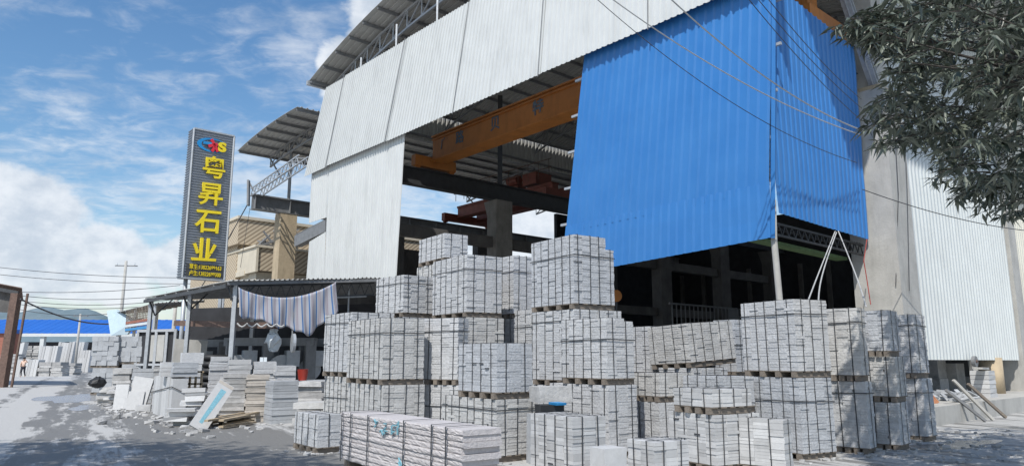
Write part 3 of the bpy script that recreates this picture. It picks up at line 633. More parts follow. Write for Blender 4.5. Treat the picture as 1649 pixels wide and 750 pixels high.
# farther small sheds
b1 = atY(250, 488, 38); b2 = atY(330, 483, 41.); b3 = atY(186, 503, 46)
sh2, (D1, D2, D3, D4, n2) = shed('open_shed', 'smaller lower open shed with mesh side screen behind the paving blocks', b1, b2, b3, [(.05, .05), (.9, .05), (.05, .5), (.05, .95), (.9, .95)])
mb = MB(); q0, q1 = Vector(atY(243, 490, 38.6)), Vector(atY(205, 500, 42.5)); n_ = 16
for i in range(n_+1): p = q0.lerp(q1, i/n_); mb.bar(p, Vector((p.x, p.y, atY(225, 531, 40).z)), .04, .03)
for i in range(9): z_ = atY(225, 531, 40).z+i*.13; mb.bar(Vector((q0.x, q0.y, z_)), Vector((q1.x, q1.y, z_)), .03, .03)
mb.build('mesh_screen', M['wood'], sh2)
for zz_, mm_ in ((.10, 'sblue'), (.32, 'frost'), (.5, 'brick')):
    mb = MB(); z_ = atY(225, 531, 40).z+zz_; mb.bar(Vector((q0.x, q0.y, z_))-Vector((0, .04, 0)), Vector((q1.x, q1.y, z_))-Vector((0, .04, 0)), .02, .14); mb.build('screen_band', M[mm_], sh2)
mb = MB(); p0_, p1_ = atY(176, 520, 44), atY(212, 524, 44); pts_ = [atY(172, 500, 46), atY(187, 498, 46), atY(218, 516, 44), atY(205, 538, 44), atY(178, 540, 44)]
mb.add(list(pts_)+[p+Vector((.05, .12, 0)) for p in pts_], [(0, 1, 2, 3, 4), (9, 8, 7, 6, 5)]+[(i, (i+1) % 5, (i+1) % 5+5, i+5) for i in range(5)])
tag(mb.build('canvas_awning', mat('pale blue canvas', (.42, .52, .58), .6, .06, 3)), 'pale blue canvas awning sloping beside the small shed', 'awning')
mb = MB()
for dz in (0, .1): mb.tube([atY(180, 500, 46)+Z3*dz, Vector((atY(180, 500, 46).x, 46, 0))], .04, 5)
mb = MB(); q = Vector((atY(190, 520, 46).x, 46.2, 0)); mb.bar(q, q+Z3*(atY(190, 520, 46).z-.1), .06); q2 = q+Vector((1.2, 0, 0)); mb.bar(q2, q2+Z3*3, .06); tag(mb.build('awning_frame', M['steel_lt']), 'thin steel posts carrying the pale canvas awning', 'frame')
# cabin with white frames between sheds
cb_ = thing('site_cabin', 'small white framed cabin with dark doors under the lower shed roof', 'cabin', tuple(gnd(255, 628)))
x0_, x1_ = 222, 282; Yc = 34.
mb = MB(); a, b = atY(x0_, 560, Yc), atY(x1_, 560, Yc-1); a.z = b.z = 0
mb.hexa([a, b, b+Vector((.6, 2.5, 0)), a+Vector((.6, 2.5, 0)), a+Z3*2.9, b+Z3*2.9, b+Vector((.6, 2.5, 2.9)), a+Vector((.6, 2.5, 2.9))]); mb.build('wall', M['dark'], cb_)
mb = MB()
for f_ in (0, .28, .5, .78, 1): p = a.lerp(b, f_)-Vector((0, .06, 0)); mb.bar(p, p+Z3*2.95, .12)
mb.bar(a-Vector((0, .06, -2.9)), b-Vector((0, .06, -2.9)), .12); mb.bar(a-Vector((0, .06, -1.35)), b-Vector((0, .06, -1.35)), .1); mb.build('frame', M['granite_grey'], cb_)
mb = MB(); p = a.lerp(b, .36); q = a.lerp(b, .72); mb.bar(p+Z3*2.1-Vector((0, .05, 0)), q+Z3*2.1-Vector((0, .05, 0)), .03, 1.2); mb.build('window_panel', M['conc'], cb_)
mb = MB(); p = atY(310, 497, 29); mb.slab(p-Z3*.3, 2.0, .3, 1.1, .3); tag(mb.build('blue_water_tank', M['blue']), 'blue panel hanging under the shed roof near its left posts', 'panel') if False else None
# machinery inside the shed
def cutter(px, Yd, lab, m='steel_dk', k=1.):
    g_ = gnd(px, 640); base = Vector(((px-CX)/1168*Yd, Yd, 0)); t = thing('stone_saw', lab, 'machine', tuple(base))
    mb = MB(); mb.slab(base, 2.0*k, 1.0, .75, .5); mb.build('bed', M[m], t)
    mb = MB(); mb.slab(base+Vector((-.7*k, .2, .75)), .35, .4, 1.5, .5); mb.slab(base+Vector((.7*k, -.1, .75)), .35, .4, 1.5, .5); mb.bar(base+Vector((-.9*k, .2, 2.2)), base+Vector((.9*k, -.15, 2.2)), .3, .28); mb.build('gantry', M['steel'], t)
    mb = MB(); mb.slab(base+Vector((.1, -.2, 1.35)), .45, .5, .55, .5); mb.build('motor', M['steel_lt'], t)
    mb = MB(); mb.tube([base+Vector((-.15, -.48, 1.25)), base+Vector((-.13, -.51, 1.25))], .5*k, 22); mb.build('saw_blade', M['steel_lt'], t)
    return t
cutter(400, 25.5, 'bridge stone saw with round blade behind the slab stacks under the tarp')
cutter(468, 25.8, 'second stone saw, behind the striped tarp nearer the dark doorway')
cutter(512, 26.5, 'third stone saw, in the gloom beside the tall pallet stacks', k=.8)
cutter(330, 28.0, 'stone saw at the left end of the tarp shed, half hidden by slabs')
bk = thing('plastic_bucket', 'red plastic bucket in the dark shed opening', 'bucket', (0, 0, 0)); bp_ = atY(487, 612, 21.8); bp_.z = atY(487, 612, 21.8).z; bk.location = bp_
mb = MB(); mb.lathe(bp_, [(.12, 0), (.16, .32), (.17, .33), (.155, .32), (.11, .03)], 18); mb.build('bucket_body', M['bucket'], bk)
mb = MB(); mb.tube([bp_+Vector((.16*cos(t), -.05*sin(t), .32-.12*sin(t))) for t in [pi*i/10 for i in range(11)]], .008, 5); mb.build('handle', M['steel_lt'], bk)
mb = MB(); mb.slab((bp_.x, bp_.y+.2, 0), 1.3, .9, bp_.z, .4); tag(mb.build('stone_block', M['granite_grey']), 'dark stone block in the shed under the red bucket', 'block')
# fan and white cloth bundle, hose
fn = thing('wall_fan', 'round grey fan hanging under the tarp beside the dark doorway', 'fan', tuple(atY(470, 552, 22.8))); q = atY(470, 552, 22.8)
mb = MB(); mb.tube([q, q+BV*.08-AV*.02], .30, 20); mb.build('guard', M['steel_lt'], fn); mb = MB(); mb.bar(q, q+Z3*1.1, .04); mb.build('bracket', M['steel'], fn)
mb = MB(); rg = random.Random(9)
pts_ = [atY(382+ i*4, 520+ 6*abs(sin(i*.8))*1., 22.3) for i in range(20)]; mb.tube(pts_, .025, 6); tag(mb.build('hose', M['wire_lt']), 'pale hose looped along the beam under the striped tarp', 'hose')
mb = MB(); mb.bar(atY(283, 520, 27), atY(445, 524, 22.6), .14, .2); tag(mb.build('crane_rail', M['rust']), 'rust coloured rail beam running under the shed roof', 'beam')
cl = MB(); q = atY(440, 545, 23); cl.lathe(q-Z3*.3, [(.05, 0), (.18, .08), (.26, .25), (.2, .42), (.09, .55), (.04, .7)], 12); rgc = random.Random(2); cl.v = [v+Vector((rgc.uniform(-.09, .09), rgc.uniform(-.09, .09), rgc.uniform(-.12, .12))) for v in cl.v]; o = cl.build('cloth_bundle', M['frost']); tag(o, 'white cloth bundle hanging over the saw under the tarp', 'cloth')
mb = MB(); q = atY(301, 578, 26.5); mb.slab((q.x, q.y, 0), 1.1, .5, 2.3, .4, ty=.05); tag(mb.build('equipment_cabinet', M['conc']), 'leaning pale grey cabinet under the shed beside its left post', 'cabinet')
q = atY(345, 580, 24.6); tr_ = thing('tyre_stack', 'stack of black tyres behind the slab stacks in the shed', 'tyres', (q.x, q.y, 0)); mb = MB()
for i in range(8): mb.lathe(Vector((q.x, q.y, i*.22)), [(.3, 0), (.48, .03), (.52, .11), (.48, .19), (.3, .21)], 20)
mb.build('tyre', M['black'], tr_, True)
# ------------------------------------------------------------------ far side of the yard
fb = thing('blue_roofed_warehouse', 'long low warehouse with bright blue roof across the yard', 'warehouse', (-70, 110, 0))
zr0, zr1 = atY(100, 536, 110).z, atY(100, 513, 110).z
mb = MB(); sheet(mb, (-150, 110, zr0), (-28, 112, zr0), (-28, 119, zr1+.3), (-150, 117, zr1+.3), (0, -1, .8), 1.2, .06, 3, .02, 8); mb.build('roof', M['farblue'], fb)
mb = MB(); mb.bar((-150, 109.9, zr0-.25), (-28, 111.9, zr0-.25), .2, .45); mb.build('fascia', M['white'], fb)
mb = MB(); mb.bar((-150, 119, zr0*.4), (-28, 121, zr0*.4), .3, zr0*.8); mb.build('wall', M['conc_dk'], fb)
for i in range(12): mb = MB(); x = -146+i*10.5; mb.bar((x, 110.4+.016*(x+150), 0), (x, 110.4+.016*(x+150), zr0-.4), .6 if i == 7 else .35); mb.build('post', M['white'] if i % 4 == 3 else M['steel_lt'], fb)
fb2 = thing('red_walled_building', 'red walled building with pale roof at the far left edge', 'building', (-52, 74, 0))
mb = MB(); mb.box(-70, -51.4, 74, 75.2, 0, 4.2); mb.build('wall', M['brick'], fb2); mb = MB(); mb.box(-70.4, -51.2, 73.7, 75.4, 4.2, 4.6); mb.build('roof', M['farblue'], fb2)
# left shed with dark post
l1 = atY(35, 464, 42); lw = thing('timber_shed', 'tall dark open shed with rusty roof edge at the left border', 'shed', (l1.x-4, 42, 0))
mb = MB(); zt_ = l1.z; sheet(mb, (l1.x, 42, zt_), (l1.x-5.3, 50, zt_-.1), (l1.x-16, 50, zt_+2.1), (l1.x-12, 42, zt_+2.3), (.2, 0, 1), .3, .05, 3, .01, 6); mb.build('roof', M['rust'], lw)
for i in range(5): mb = MB(); mb.bar((l1.x-.3-1.2*i, 42.2+i*1.8, zt_-.25), (l1.x-12, 42.2+i*1.8, zt_+1.9), .12, .2); mb.build('rafter', M['steel_dk'], lw)
mb = MB(); mb.bar((l1.x-.8, 42.6, zt_-.8), (l1.x-12, 42.6, zt_-.1), .15, 1.2); mb.build('side_screen', M['conc_dk'], lw)
pb = gnd(16, 609); mb = MB(); q = atY(22, 490, 42); mb.bar((q.x-.1, 42, 0), (q.x+.1, 42, zt_-.3), .42); mb.bar((q.x+.45, 42, 0), (q.x+.75, 42, zt_-.3), .1); mb.build('post', M['rust'], lw)
mb = MB(); mb.bar((q.x-5.5, 48, 0), (q.x-5.5, 48, zt_), .35); mb.build('post', M['rust'], lw)
# far slabs
far = [  # x0,x1,ytop,ybot,lean,label,kind
 (0, 27, 573, 604, 0, 'layered slab stack with dark gaps at the far left, left of the walking person', 'flat'),
 (22, 58, 578, 605, 1, 'leaning row of ribbed pale slabs just behind the walking person', 'lean'),
 (62, 100, 584, 605, 0, 'low flat slab heap to the right of the walking person', 'flat'),
 (60, 88, 556, 584, 1, 'upright pale slab row behind the low heap in the far yard', 'lean'),
 (88, 114, 549, 581, 1, 'tall narrow upright slab row in the middle of the far yard', 'lean'),
 (112, 130, 548, 582, 1, 'grey upright slab row left of the far utility pole base', 'lean'),
 (117, 134, 576, 598, 1, 'small ribbed slab row near the paving blocks in the far yard', 'lean'),
 (98, 120, 588, 603, 0, 'little rubble slab heap at the end of the far yard row', 'flat'),
 (128, 146, 562, 596, 1, 'slab row touching the left edge of the stacked paving blocks', 'lean'),
 (18, 34, 550, 576, 1, 'pale slab row behind the dark shed post', 'lean'),
 (40, 62, 560, 582, 0, 'mixed slab heap behind the walking person', 'flat'),
 (0, 16, 545, 573, 0, 'tall slab heap at the left border under the dark shed', 'flat'),
]
for i, (x0, x1, yt, yb, ln, lab, kd) in enumerate(far):
    Yd = min(90, 1.6*1168/(yb-578)) if yb > 594 else 82+3*i
    a, b = atY(x0, (yt+yb)/2, Yd), atY(x1, (yt+yb)/2, Yd); ht = atY(x0, yt, Yd).z; w = b.x-a.x; rg = random.Random(40+i); mb = MB()
    if kd == 'lean':
        k = max(4, int(w/.3))
        for j in range(k): mb.slab(((a.x+w*(j+.5)/k), Yd+.5+rg.uniform(-.05, .05), 0), w/k*.86, 1.2, ht*rg.uniform(.95, 1.0), .12, 0, .10)
    else:
        z = 0
        while z < ht: 
            hz_ = rg.uniform(.15, .4)
            for j in range(2): mb.slab((a.x+w*(.25+.5*j)+rg.uniform(-.1, .1)*w*.3, Yd+.6, z), w*.5*rg.uniform(.8, 1.05), 1.3*rg.uniform(.8, 1.1), hz_*.9, rg.uniform(-.1, .1))
            z += hz_
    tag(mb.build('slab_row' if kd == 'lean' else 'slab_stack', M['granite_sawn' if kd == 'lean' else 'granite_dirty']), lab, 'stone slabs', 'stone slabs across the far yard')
# utility poles and wires
def pole(px, ytop, Yd, lab, arms=()):
    b = Vector((atY(px, 560, Yd).x, Yd, 0)); zt_ = atY(px, ytop, Yd).z; t = thing('utility_pole', lab, 'utility pole', tuple(b), 0, 'utility poles')
    mb = MB(); mb.tube([b, b+Z3*zt_], [.17, .11], 10); mb.build('pole', M['conc'], t, True)
    for dz in arms:
        mb = MB(); mb.bar(b+Vector((-.9, 0, zt_-dz)), b+Vector((.9, .2, zt_-dz)), .08); mb.build('crossarm', M['steel'], t)
        for dx in (-.75, -.1, .75): mb = MB(); mb.lathe(b+Vector((dx, 0, zt_-dz+.04)), [(.03, 0), (.06, .05), (.03, .1), (.05, .16)], 8); mb.build('insulator', M['frost'], t)
    return b, zt_
pole(190, 420, 60, 'tall slim pole rising beside the small shed', (.4,))
pole(124, 505, 88, 'shorter pole with crossarm before the blue warehouse roof', (.3,))
pole(277, 470, 52, 'stubby pole top with insulators above the lower shed roof', (.2,))
def wire(p, q, sag, r=.012, m='wire', lab='', n=24, name='cable'):
    pts = [p.lerp(q, i/n)-Z3*(sag*4*(i/n)*(1-i/n)) for i in range(n+1)]; mb = MB(); mb.tube(pts, r, 4)
    return tag(mb.build(name, M[m]), lab, 'cable', 'overhead cables')
farw = [(-200, 400, 300, 447, .6), (-200, 413, 345, 456, .7), (-200, 445, 290, 459, .9), (-100, 452, 310, 470, 1.0), (-100, 458, 330, 474, 1.2), (-100, 464, 330, 480, 1.2), (-60, 470, 320, 472, 1.8)]
labw = ['topmost of the far cables crossing the sky at left', 'second far cable down from the top across the sky at left', 'third far cable, meeting the sign tower foot', 'fourth far cable, passing above the lower shed roof', 'fifth far cable, sagging behind the tall pole', 'sixth far cable, just above the blue warehouse', 'lowest and most sagging of the far cables']
for (x0, y0, x1, y1, sg_), lb in zip(farw, labw): wire(atY(x0, y0, 58), atY(x1, y1, 56), sg_, .022, lab=lb)
wire(atY(33, 481, 41.5), atY(230, 512, 60), .9, .05, lab='thick dark cable drooping from the left shed towards the tall pole')
nearw = [((960, -20), 12.5, (1385, 217), 15, .3, .014, 'wire_lt', 'pale cable crossing the blue screen from the gable top to the big column'),
         ((1060, -20), 12.5, (1393, 212), 16, .35, .018, 'wire_lt', 'thicker pale cable sagging across the blue screen to the big column'),
         ((1190, -20), 13, (1388, 195), 17.5, .15, .010, 'wire', 'thin dark cable, leftmost of the bunch above the blue corner'),
         ((1205, -20), 13, (1388, 175), 17.5, .15, .010, 'wire', 'thin dark cable, second of the bunch above the blue corner'),
         ((1222, -20), 13, (1387, 160), 17.5, .15, .010, 'wire', 'thin dark cable, third of the bunch above the blue corner'),
         ((940, -20), 12.5, (1380, 262), 15.5, .45, .009, 'wire', 'thin slack cable lying lowest across the blue front screen'),
         ((1389, 305), 16.5, (1660, 372), 20, .15, .012, 'wire', 'thin cable from the big column along the white side wall')]
for (a, Ya, b, Yb, sg_, r_, mm_, lb) in nearw: wire(atY(*a, Ya), atY(*b, Yb), sg_, r_, mm_, lb)
# ------------------------------------------------------------------ pallets of paving stone
FOOT = []
def solve(x0, xc, x1, ym, D, yawL):
    c = atY(xc, ym, D); dL = Vector((-sin(radians(yawL)), cos(radians(yawL)), 0)); dR = Vector((cos(radians(yawL)), sin(radians(yawL)), 0))
    def f(d, target):
        lo, hi = 0., 4.
        for _ in range(40):
            m_ = (lo+hi)/2; v = projx(c+d*m_)
            if (v < target) == (target > xc): lo = m_
            else: hi = m_
        return (lo+hi)/2
    return c, f(dL, x0), f(dR, x1)
def stone_pallet(label, pos, rz, L, Wd, z0, h, seed, m='granite', layer=.046, cols=.21, step=None, hstrap=.84, tilt=0, nst=(None, None), group='strapped pallets of paving stone', pal=True, rough=.0042, topm=None, gaps=0):
    rg = random.Random(seed); m = random.Random(seed*3+1).choice(('granite', 'granite', 'granite_b', 'granite_c')) if m == 'granite' else m
    t = thing('paving_stone_pallet', label, 'pallet', (pos[0], pos[1], z0), rz, group)
    if tilt: t.rotation_euler = (Matrix.Rotation(tilt, 4, 'Y') @ Matrix.Rotation(rz, 4, 'Z')).to_euler()
    ph = .115 if pal else 0.
    if pal:
        mb = MB(); k = 4
        for i in range(k): y = .03+(L-.16)*i/(k-1); mb.box(-.03, Wd+.02, y, y+.09, .0, .085)
        for i in range(5): x = .0+(Wd-.1)*i/4; mb.box(x, x+.1, -.01, L+.01, .086, .104)
        mb.build('pallet_base', M['wood'], t, local=True)
    nx = max(1, round(Wd/cols)); ny = max(2, round(L/cols)); mb = MB()
    nl = max(2, round((h-ph)/layer)); lh = (h-ph)/nl
    xe = [i/nx*Wd for i in range(nx+1)]; ye = [j/ny*L for j in range(ny+1)]
    topx = []
    for i in range(nx):
        cut = 0
        if step and i >= nx-step[0]: cut = step[1]
        topx.append(cut)
    cj = [[rg.uniform(0, .007) for _ in range(ny)] for _ in range(nx)]
    for i in range(nx):
        for j in range(ny):
            per = i in (0, nx-1) or j in (0, ny-1); n_ = nl-topx[i]; zc = ph-.012
            if not per: mb.box(xe[i]+.003, xe[i+1]-.003, ye[j]+.003, ye[j+1]-.003, zc, ph+n_*lh-rg.uniform(0, .012)); continue
            q = 0; sub = rg.choice((1, 1, 2))
            while q < n_:
                kk = 1 if rg.random() < .93 else 2; kk = min(kk, n_-q)
                z0_ = ph-.012+q*lh+(.012 if q else 0); z1_ = ph+(q+kk)*lh-(.0045 if rg.random() < .12 else .0018)
                jx0 = rg.gauss(0, rough); jx1 = rg.gauss(0, rough); jy0 = rg.gauss(0, rough); jy1 = rg.gauss(0, rough)
                a = xe[i]+.0008+(jx0 if i == 0 else 0)-(cj[i][j] if i == 0 else 0); b = xe[i+1]-.0008+(jx1 if i == nx-1 else 0)
                c = ye[j]+.0008+(jy0 if j == 0 else 0)-(cj[i][j] if j == 0 else 0); d = ye[j+1]-.0008+(jy1 if j == ny-1 else 0)
                if i == 0 and rg.random() < .05: c += .02*rg.random()
                mb.box(a, b, c, d, z0_, z1_); q += kk
    st = mb.build('stone_blocks', M[m], t, local=True)
    if nst is not None:
        n1 = nst[0] or max(2, ny-1); n2 = nst[1] or max(1, nx-1); w = .0085; o = .014
        zt = h+.008
        for k in range(n1):
            y = L*(k+.5)/n1+rg.uniform(-.03, .03); lean = rg.uniform(-.02, .02); q = MB()
            q.hexa([(-o, y-w, .1), (-o, y+w, .1), (-o+.004, y+w, .1), (-o+.004, y-w, .1), (-o, y-w+lean, zt), (-o, y+w+lean, zt), (-o+.004, y+w+lean, zt), (-o+.004, y-w+lean, zt)])
            we = Wd*(nx-(step[0] if step else 0))/nx
            q.box(-o, we+.02, y-w+lean, y+w+lean, zt, zt+.004)
            if not step: q.box(Wd+o, Wd+o+.004, y-w+lean, y+w+lean, .1, zt)
            q.build('strap', M['strap'], t, local=True)
        for k in range(n2):
            x = Wd*(k+.5)/n2+rg.uniform(-.03, .03); lean = rg.uniform(-.02, .02); q = MB(); i = min(nx-1, int(x/Wd*nx)); zz_ = zt-topx[i]*lh
            q.hexa([(x-w, -o, .1), (x+w, -o, .1), (x+w, -o+.004, .1), (x-w, -o+.004, .1), (x-w+lean, -o, zz_), (x+w+lean, -o, zz_), (x+w+lean, -o+.004, zz_), (x-w+lean, -o+.004, zz_)])
            q.box(x-w+lean, x+w+lean, -o, L+.02, zz_, zz_+.004); q.build('strap', M['strap'], t, local=True)
        if hstrap:
            z = ph+(h-ph)*hstrap; sl_ = rg.uniform(-.03, .03); q = MB(); o2 = .02
            q.hexa([(-o2, L+o2, z-w+sl_), (-o2, -o2, z-w), (-o2+.004, -o2, z-w), (-o2+.004, L+o2, z-w+sl_), (-o2, L+o2, z+w+sl_), (-o2, -o2, z+w), (-o2+.004, -o2, z+w), (-o2+.004, L+o2, z+w+sl_)])
            q.hexa([(-o2, -o2, z-w), (Wd+o2, -o2, z-w+sl_), (Wd+o2, -o2+.004, z-w+sl_), (-o2, -o2+.004, z-w), (-o2, -o2, z+w), (Wd+o2, -o2, z+w+sl_), (Wd+o2, -o2+.004, z+w+sl_), (-o2, -o2+.004, z+w)])
            q.build('horizontal_strap', M['strap'], t, local=True)
        for _ in range(gaps):
            y = rg.uniform(.1, L-.2); z = rg.uniform(.2, h-.1); q = MB(); q.box(-o-.003, -o+.001, y, y+.12, z, z+.02); q.build('gap_strip', M['strap'], t, local=True)  # short dark strips coloured in as gaps between the stones
    return t
def pile(D, yawL, tiers, base=0., seed=0):
    z = base
    for k, tr in enumerate(tiers):
        x0, xc, x1, yt, label = tr[:5]; op = dict(tr[5]) if len(tr) > 5 else {}; DD = D+op.pop('dD', 0); z = op.pop('z', z)
        zt = atY(xc, yt, DD).z; ym = (yt+min(750, CY+ (0)))/2 if False else yt+25
        c, L, Wd = solve(x0, xc, x1, yt+.35*max(10, 100*(zt-z)*12/DD*.9), DD, yawL)
        if 'W' in op: Wd = op.pop('W')
        if 'L' in op: L = op.pop('L')
        stone_pallet(label, (c.x, c.y), radians(yawL), L, Wd, z, zt-z, seed*17+k*5+int(xc), **op)
        if k == 0 or op.get('foot'): FOOT.append((label[:30], c, L, Wd, yawL))
        print('PILE D%.1f x%d L%.2f W%.2f z%.2f h%.2f %s' % (DD, xc, L, Wd, z, zt-z, label[:40]))
        z = zt+.006
pile(12.7, 38, [(475, 512, 549, 668, 'small low pallet of pale paving stone standing alone beside the long kerbstone stack', dict(hstrap=0, layer=.06))], seed=1)
pile(11.6, 36, [(712, 800, 866, 643, 'low pallet directly behind the right end of the long kerbstone stack', dict(hstrap=.8)),
                (739, 800, 857, 552, 'pallet on thick timber base resting above the right end of the kerbstone stack', dict(hstrap=0, gaps=3))], seed=2)
pile(9.6, 33, [(855, 922, 976, 672, 'low wide pallet at the picture bottom, left of the single square block', dict(hstrap=0, m='granite_sawn', gaps=1))], seed=3)
pile(12.0, 36, [(885, 980, 1026, 620, 'lower shaded pallet in the centre, right of the black plastic bundle', dict(hstrap=0)),
                (905, 977, 1020, 511, 'central pallet with a loose dangling strap, below the topmost pallet', dict(hstrap=.64, step=(1, 1)))], seed=4)
pile(13.45, 34, [(850, 930, 1000, 622, 'pallet hidden low behind the central pallets', dict(hstrap=0)),
                (858, 925, 1001, 497, 'pallet supporting the topmost pallet in front of the blue screen', dict(hstrap=.84)),
                (856, 924, 988, 377, 'topmost pallet of the whole yard, stepped top against the blue screen', dict(hstrap=.70, step=(1, 5)))], seed=5)
pile(15.2, 34, [(829, 868, 940, 625, 'bottom pallet behind the timber based pallet in the centre', dict(hstrap=0)),
                (829, 864, 930, 497, 'pallet showing as a narrow strip left of the tallest central tower', dict(hstrap=.76))], seed=6)
pile(15.4, 36, [(522, 568, 632, 607, 'lower pallet at the left end of the big stack beside the shed', dict(hstrap=.6)),
                (523, 566, 634, 502, 'upper pallet at the far left end of the big stack beside the shed', dict(hstrap=.82))], seed=7)
pile(13.4, 34, [(560, 617, 683, 620, 'lower pallet just behind the left end of the kerbstone stack', dict(hstrap=.25)),
                (561, 617, 683, 511, 'large upper pallet with bent horizontal strap above the kerbstone stack', dict(hstrap=.75))], seed=8)
pile(13.9, 60, [(683, 738, 756, 620, 'lower pallet behind the blue paint marks of the kerbstone stack', dict(hstrap=.6)),
                (683, 738, 754, 511, 'upper pallet between the bent strap pallet and the timber based one', dict(hstrap=.78))], seed=9)
pile(15.1, 34, [(700, 752, 811, 622, 'bottom pallet hidden in the row under the tall many strapped pallet', dict(hstrap=0)),
                (700, 752, 811, 510, 'middle pallet under the thick brown pallet board', dict(hstrap=.3)),
                (697, 752, 808, 409, 'tall pallet of many narrow columns below the small top pallet', dict(hstrap=.74))], seed=10)
pile(16.4, 36, [(790, 828, 872, 622, 'bottom pallet in the back row right of the many strapped pallet', dict(hstrap=0)),
                (790, 828, 872, 512, 'middle pallet in the back row right of the many strapped pallet', dict(hstrap=.4)),
                (792, 827, 868, 411, 'upper back pallet between the many strapped pallet and the topmost one', dict(hstrap=.72))], seed=11)
pile(17.0, 34, [(671, 716, 770, 600, 'bottom pallet of the tallest back tower near the white gable sheet', dict(hstrap=0)),
                (671, 716, 770, 508, 'third pallet down in the back tower near the white gable sheet', dict(hstrap=0)),
                (671, 716, 765, 421, 'second pallet down in the back tower near the white gable sheet', dict(hstrap=0)),
                (675, 716, 753, 375, 'small low pallet topping the back tower near the white gable sheet', dict(hstrap=0))], seed=12)
pile(16.6, 40, [(606, 650, 697, 600, 'bottom pallet behind the left end of the big stack', dict(hstrap=0)),
                (606, 650, 697, 510, 'middle pallet behind the left end of the big stack', dict(hstrap=0)),
                (606, 650, 697, 442, 'top pallet in front of the lower white gable sheet, just right of the shed roof', dict(hstrap=.78))], seed=13)
pile(15.7, 36, [(1002, 1046, 1080, 607, 'lower pallet right of the central tower, in the back row', dict(hstrap=0)),
                (1002, 1046, 1078, 525, 'upper pallet right of the central tower, with a rough crumbled top layer', dict(hstrap=0))], seed=14)
pile(13.0, 30, [(1019, 1062, 1118, 648, 'lower pallet with a dark slot above it, right of the central pallets', dict(hstrap=0)),
                (1019, 1062, 1118, 601, 'thin pallet layer with sunlit edges right of the central pallets', dict(hstrap=0))], seed=15)
pile(14.4, 34, [(1062, 1118, 1172, 650, 'hidden bottom pallet below the leaning pallet', dict(hstrap=0)),
                (1062, 1118, 1172, 592, 'low slab pallet directly under the leaning pallet', dict(hstrap=0)),
                (1048, 1112, 1184, 520, 'visibly leaning pallet with slanted straps in front of the dark hall', dict(hstrap=0, tilt=radians(-4.5)))], seed=16)
pile(16.0, 36, [(1150, 1184, 1216, 606, 'lower back pallet left of the big front right pallet', dict(hstrap=0)),
                (1150, 1184, 1216, 514, 'upper back pallet squeezed between the leaning pallet and the big right one', dict(hstrap=.5))], seed=17)
pile(10.6, 30, [(1078, 1152, 1224, 668, 'tall lower pallet in the right foreground under the short pallet', dict(hstrap=0, m='granite_sawn', gaps=2)),
                (1085, 1147, 1210, 627, 'short pallet layer resting on the right foreground pallet', dict(hstrap=0, m='granite_sawn'))], seed=18)
pile(8.9, 30, [(1011, 1054, 1109, 712, 'lowest small pallet at the picture bottom, right of the square block', dict(hstrap=0, m='granite_sawn', pal=False))], seed=19)
pile(12.3, 28, [(1100, 1165, 1216, 665, 'hidden pallet behind the short right foreground pallet', dict(hstrap=0)),
                (1100, 1165, 1214, 606, 'pallet with pale flat top seen between the leaning pallet and the short one', dict(hstrap=0))], seed=20)
pile(11.9, 26, [(1203, 1288, 1341, 608, 'lower pallet beneath the big front right pallet', dict(hstrap=.68, cols=.2)),
                (1195, 1280, 1333, 481, 'big front right pallet with high horizontal strap below the blue screen corner', dict(hstrap=.79, cols=.2))], seed=21)
pile(10.4, 48, [(1190, 1262, 1274, 676, 'low pallet at the picture bottom in front of the lower right tower', dict(hstrap=0, m='granite_sawn'))], seed=22)
pile(12.6, 47, [(1338, 1396, 1406, 614, 'lower pallet second from the big front right tower', dict(hstrap=.82)),
                (1330, 1383, 1394, 495, 'upper dappled pallet second from the big front right tower', dict(hstrap=.78))], seed=23)
pile(13.1, 47, [(1393, 1447, 1462, 648, 'bottom pallet of the three tier tower at right', dict(hstrap=0)),
                (1388, 1443, 1457, 574, 'middle pallet of the three tier tower at right', dict(hstrap=0)),
                (1381, 1431, 1446, 499, 'top sunlit pallet of the three tier tower at right', dict(hstrap=0))], seed=24)
pile(14.5, 40, [(1444, 1487, 1503, 609, 'lower shaded pallet of the rightmost tower beside the white wall', dict(hstrap=.75)),
                (1431, 1472, 1491, 506, 'upper shaded pallet of the rightmost tower beside the white wall', dict(hstrap=.82))], seed=25)
# footprint check (prints only)
def quadf(c, L, Wd, yaw):
    dL = Vector((-sin(radians(yaw)), cos(radians(yaw)), 0)); dR = Vector((cos(radians(yaw)), sin(radians(yaw)), 0)); c = Vector((c.x, c.y, 0)); return [c, c+dR*Wd, c+dR*Wd+dL*L, c+dL*L], (dL, dR)
for i in range(len(FOOT)):
    for j in range(i):
        qa, da = quadf(*FOOT[i][1:]); qb, db = quadf(*FOOT[j][1:]); pen = 9
        for ax in da+db:
            a = [p.dot(ax) for p in qa]; b = [p.dot(ax) for p in qb]; pen = min(pen, min(max(a), max(b))-max(min(a), min(b)))
        if pen > .05: print('OVERLAP %.2f' % pen, FOOT[i][0], '|', FOOT[j][0])
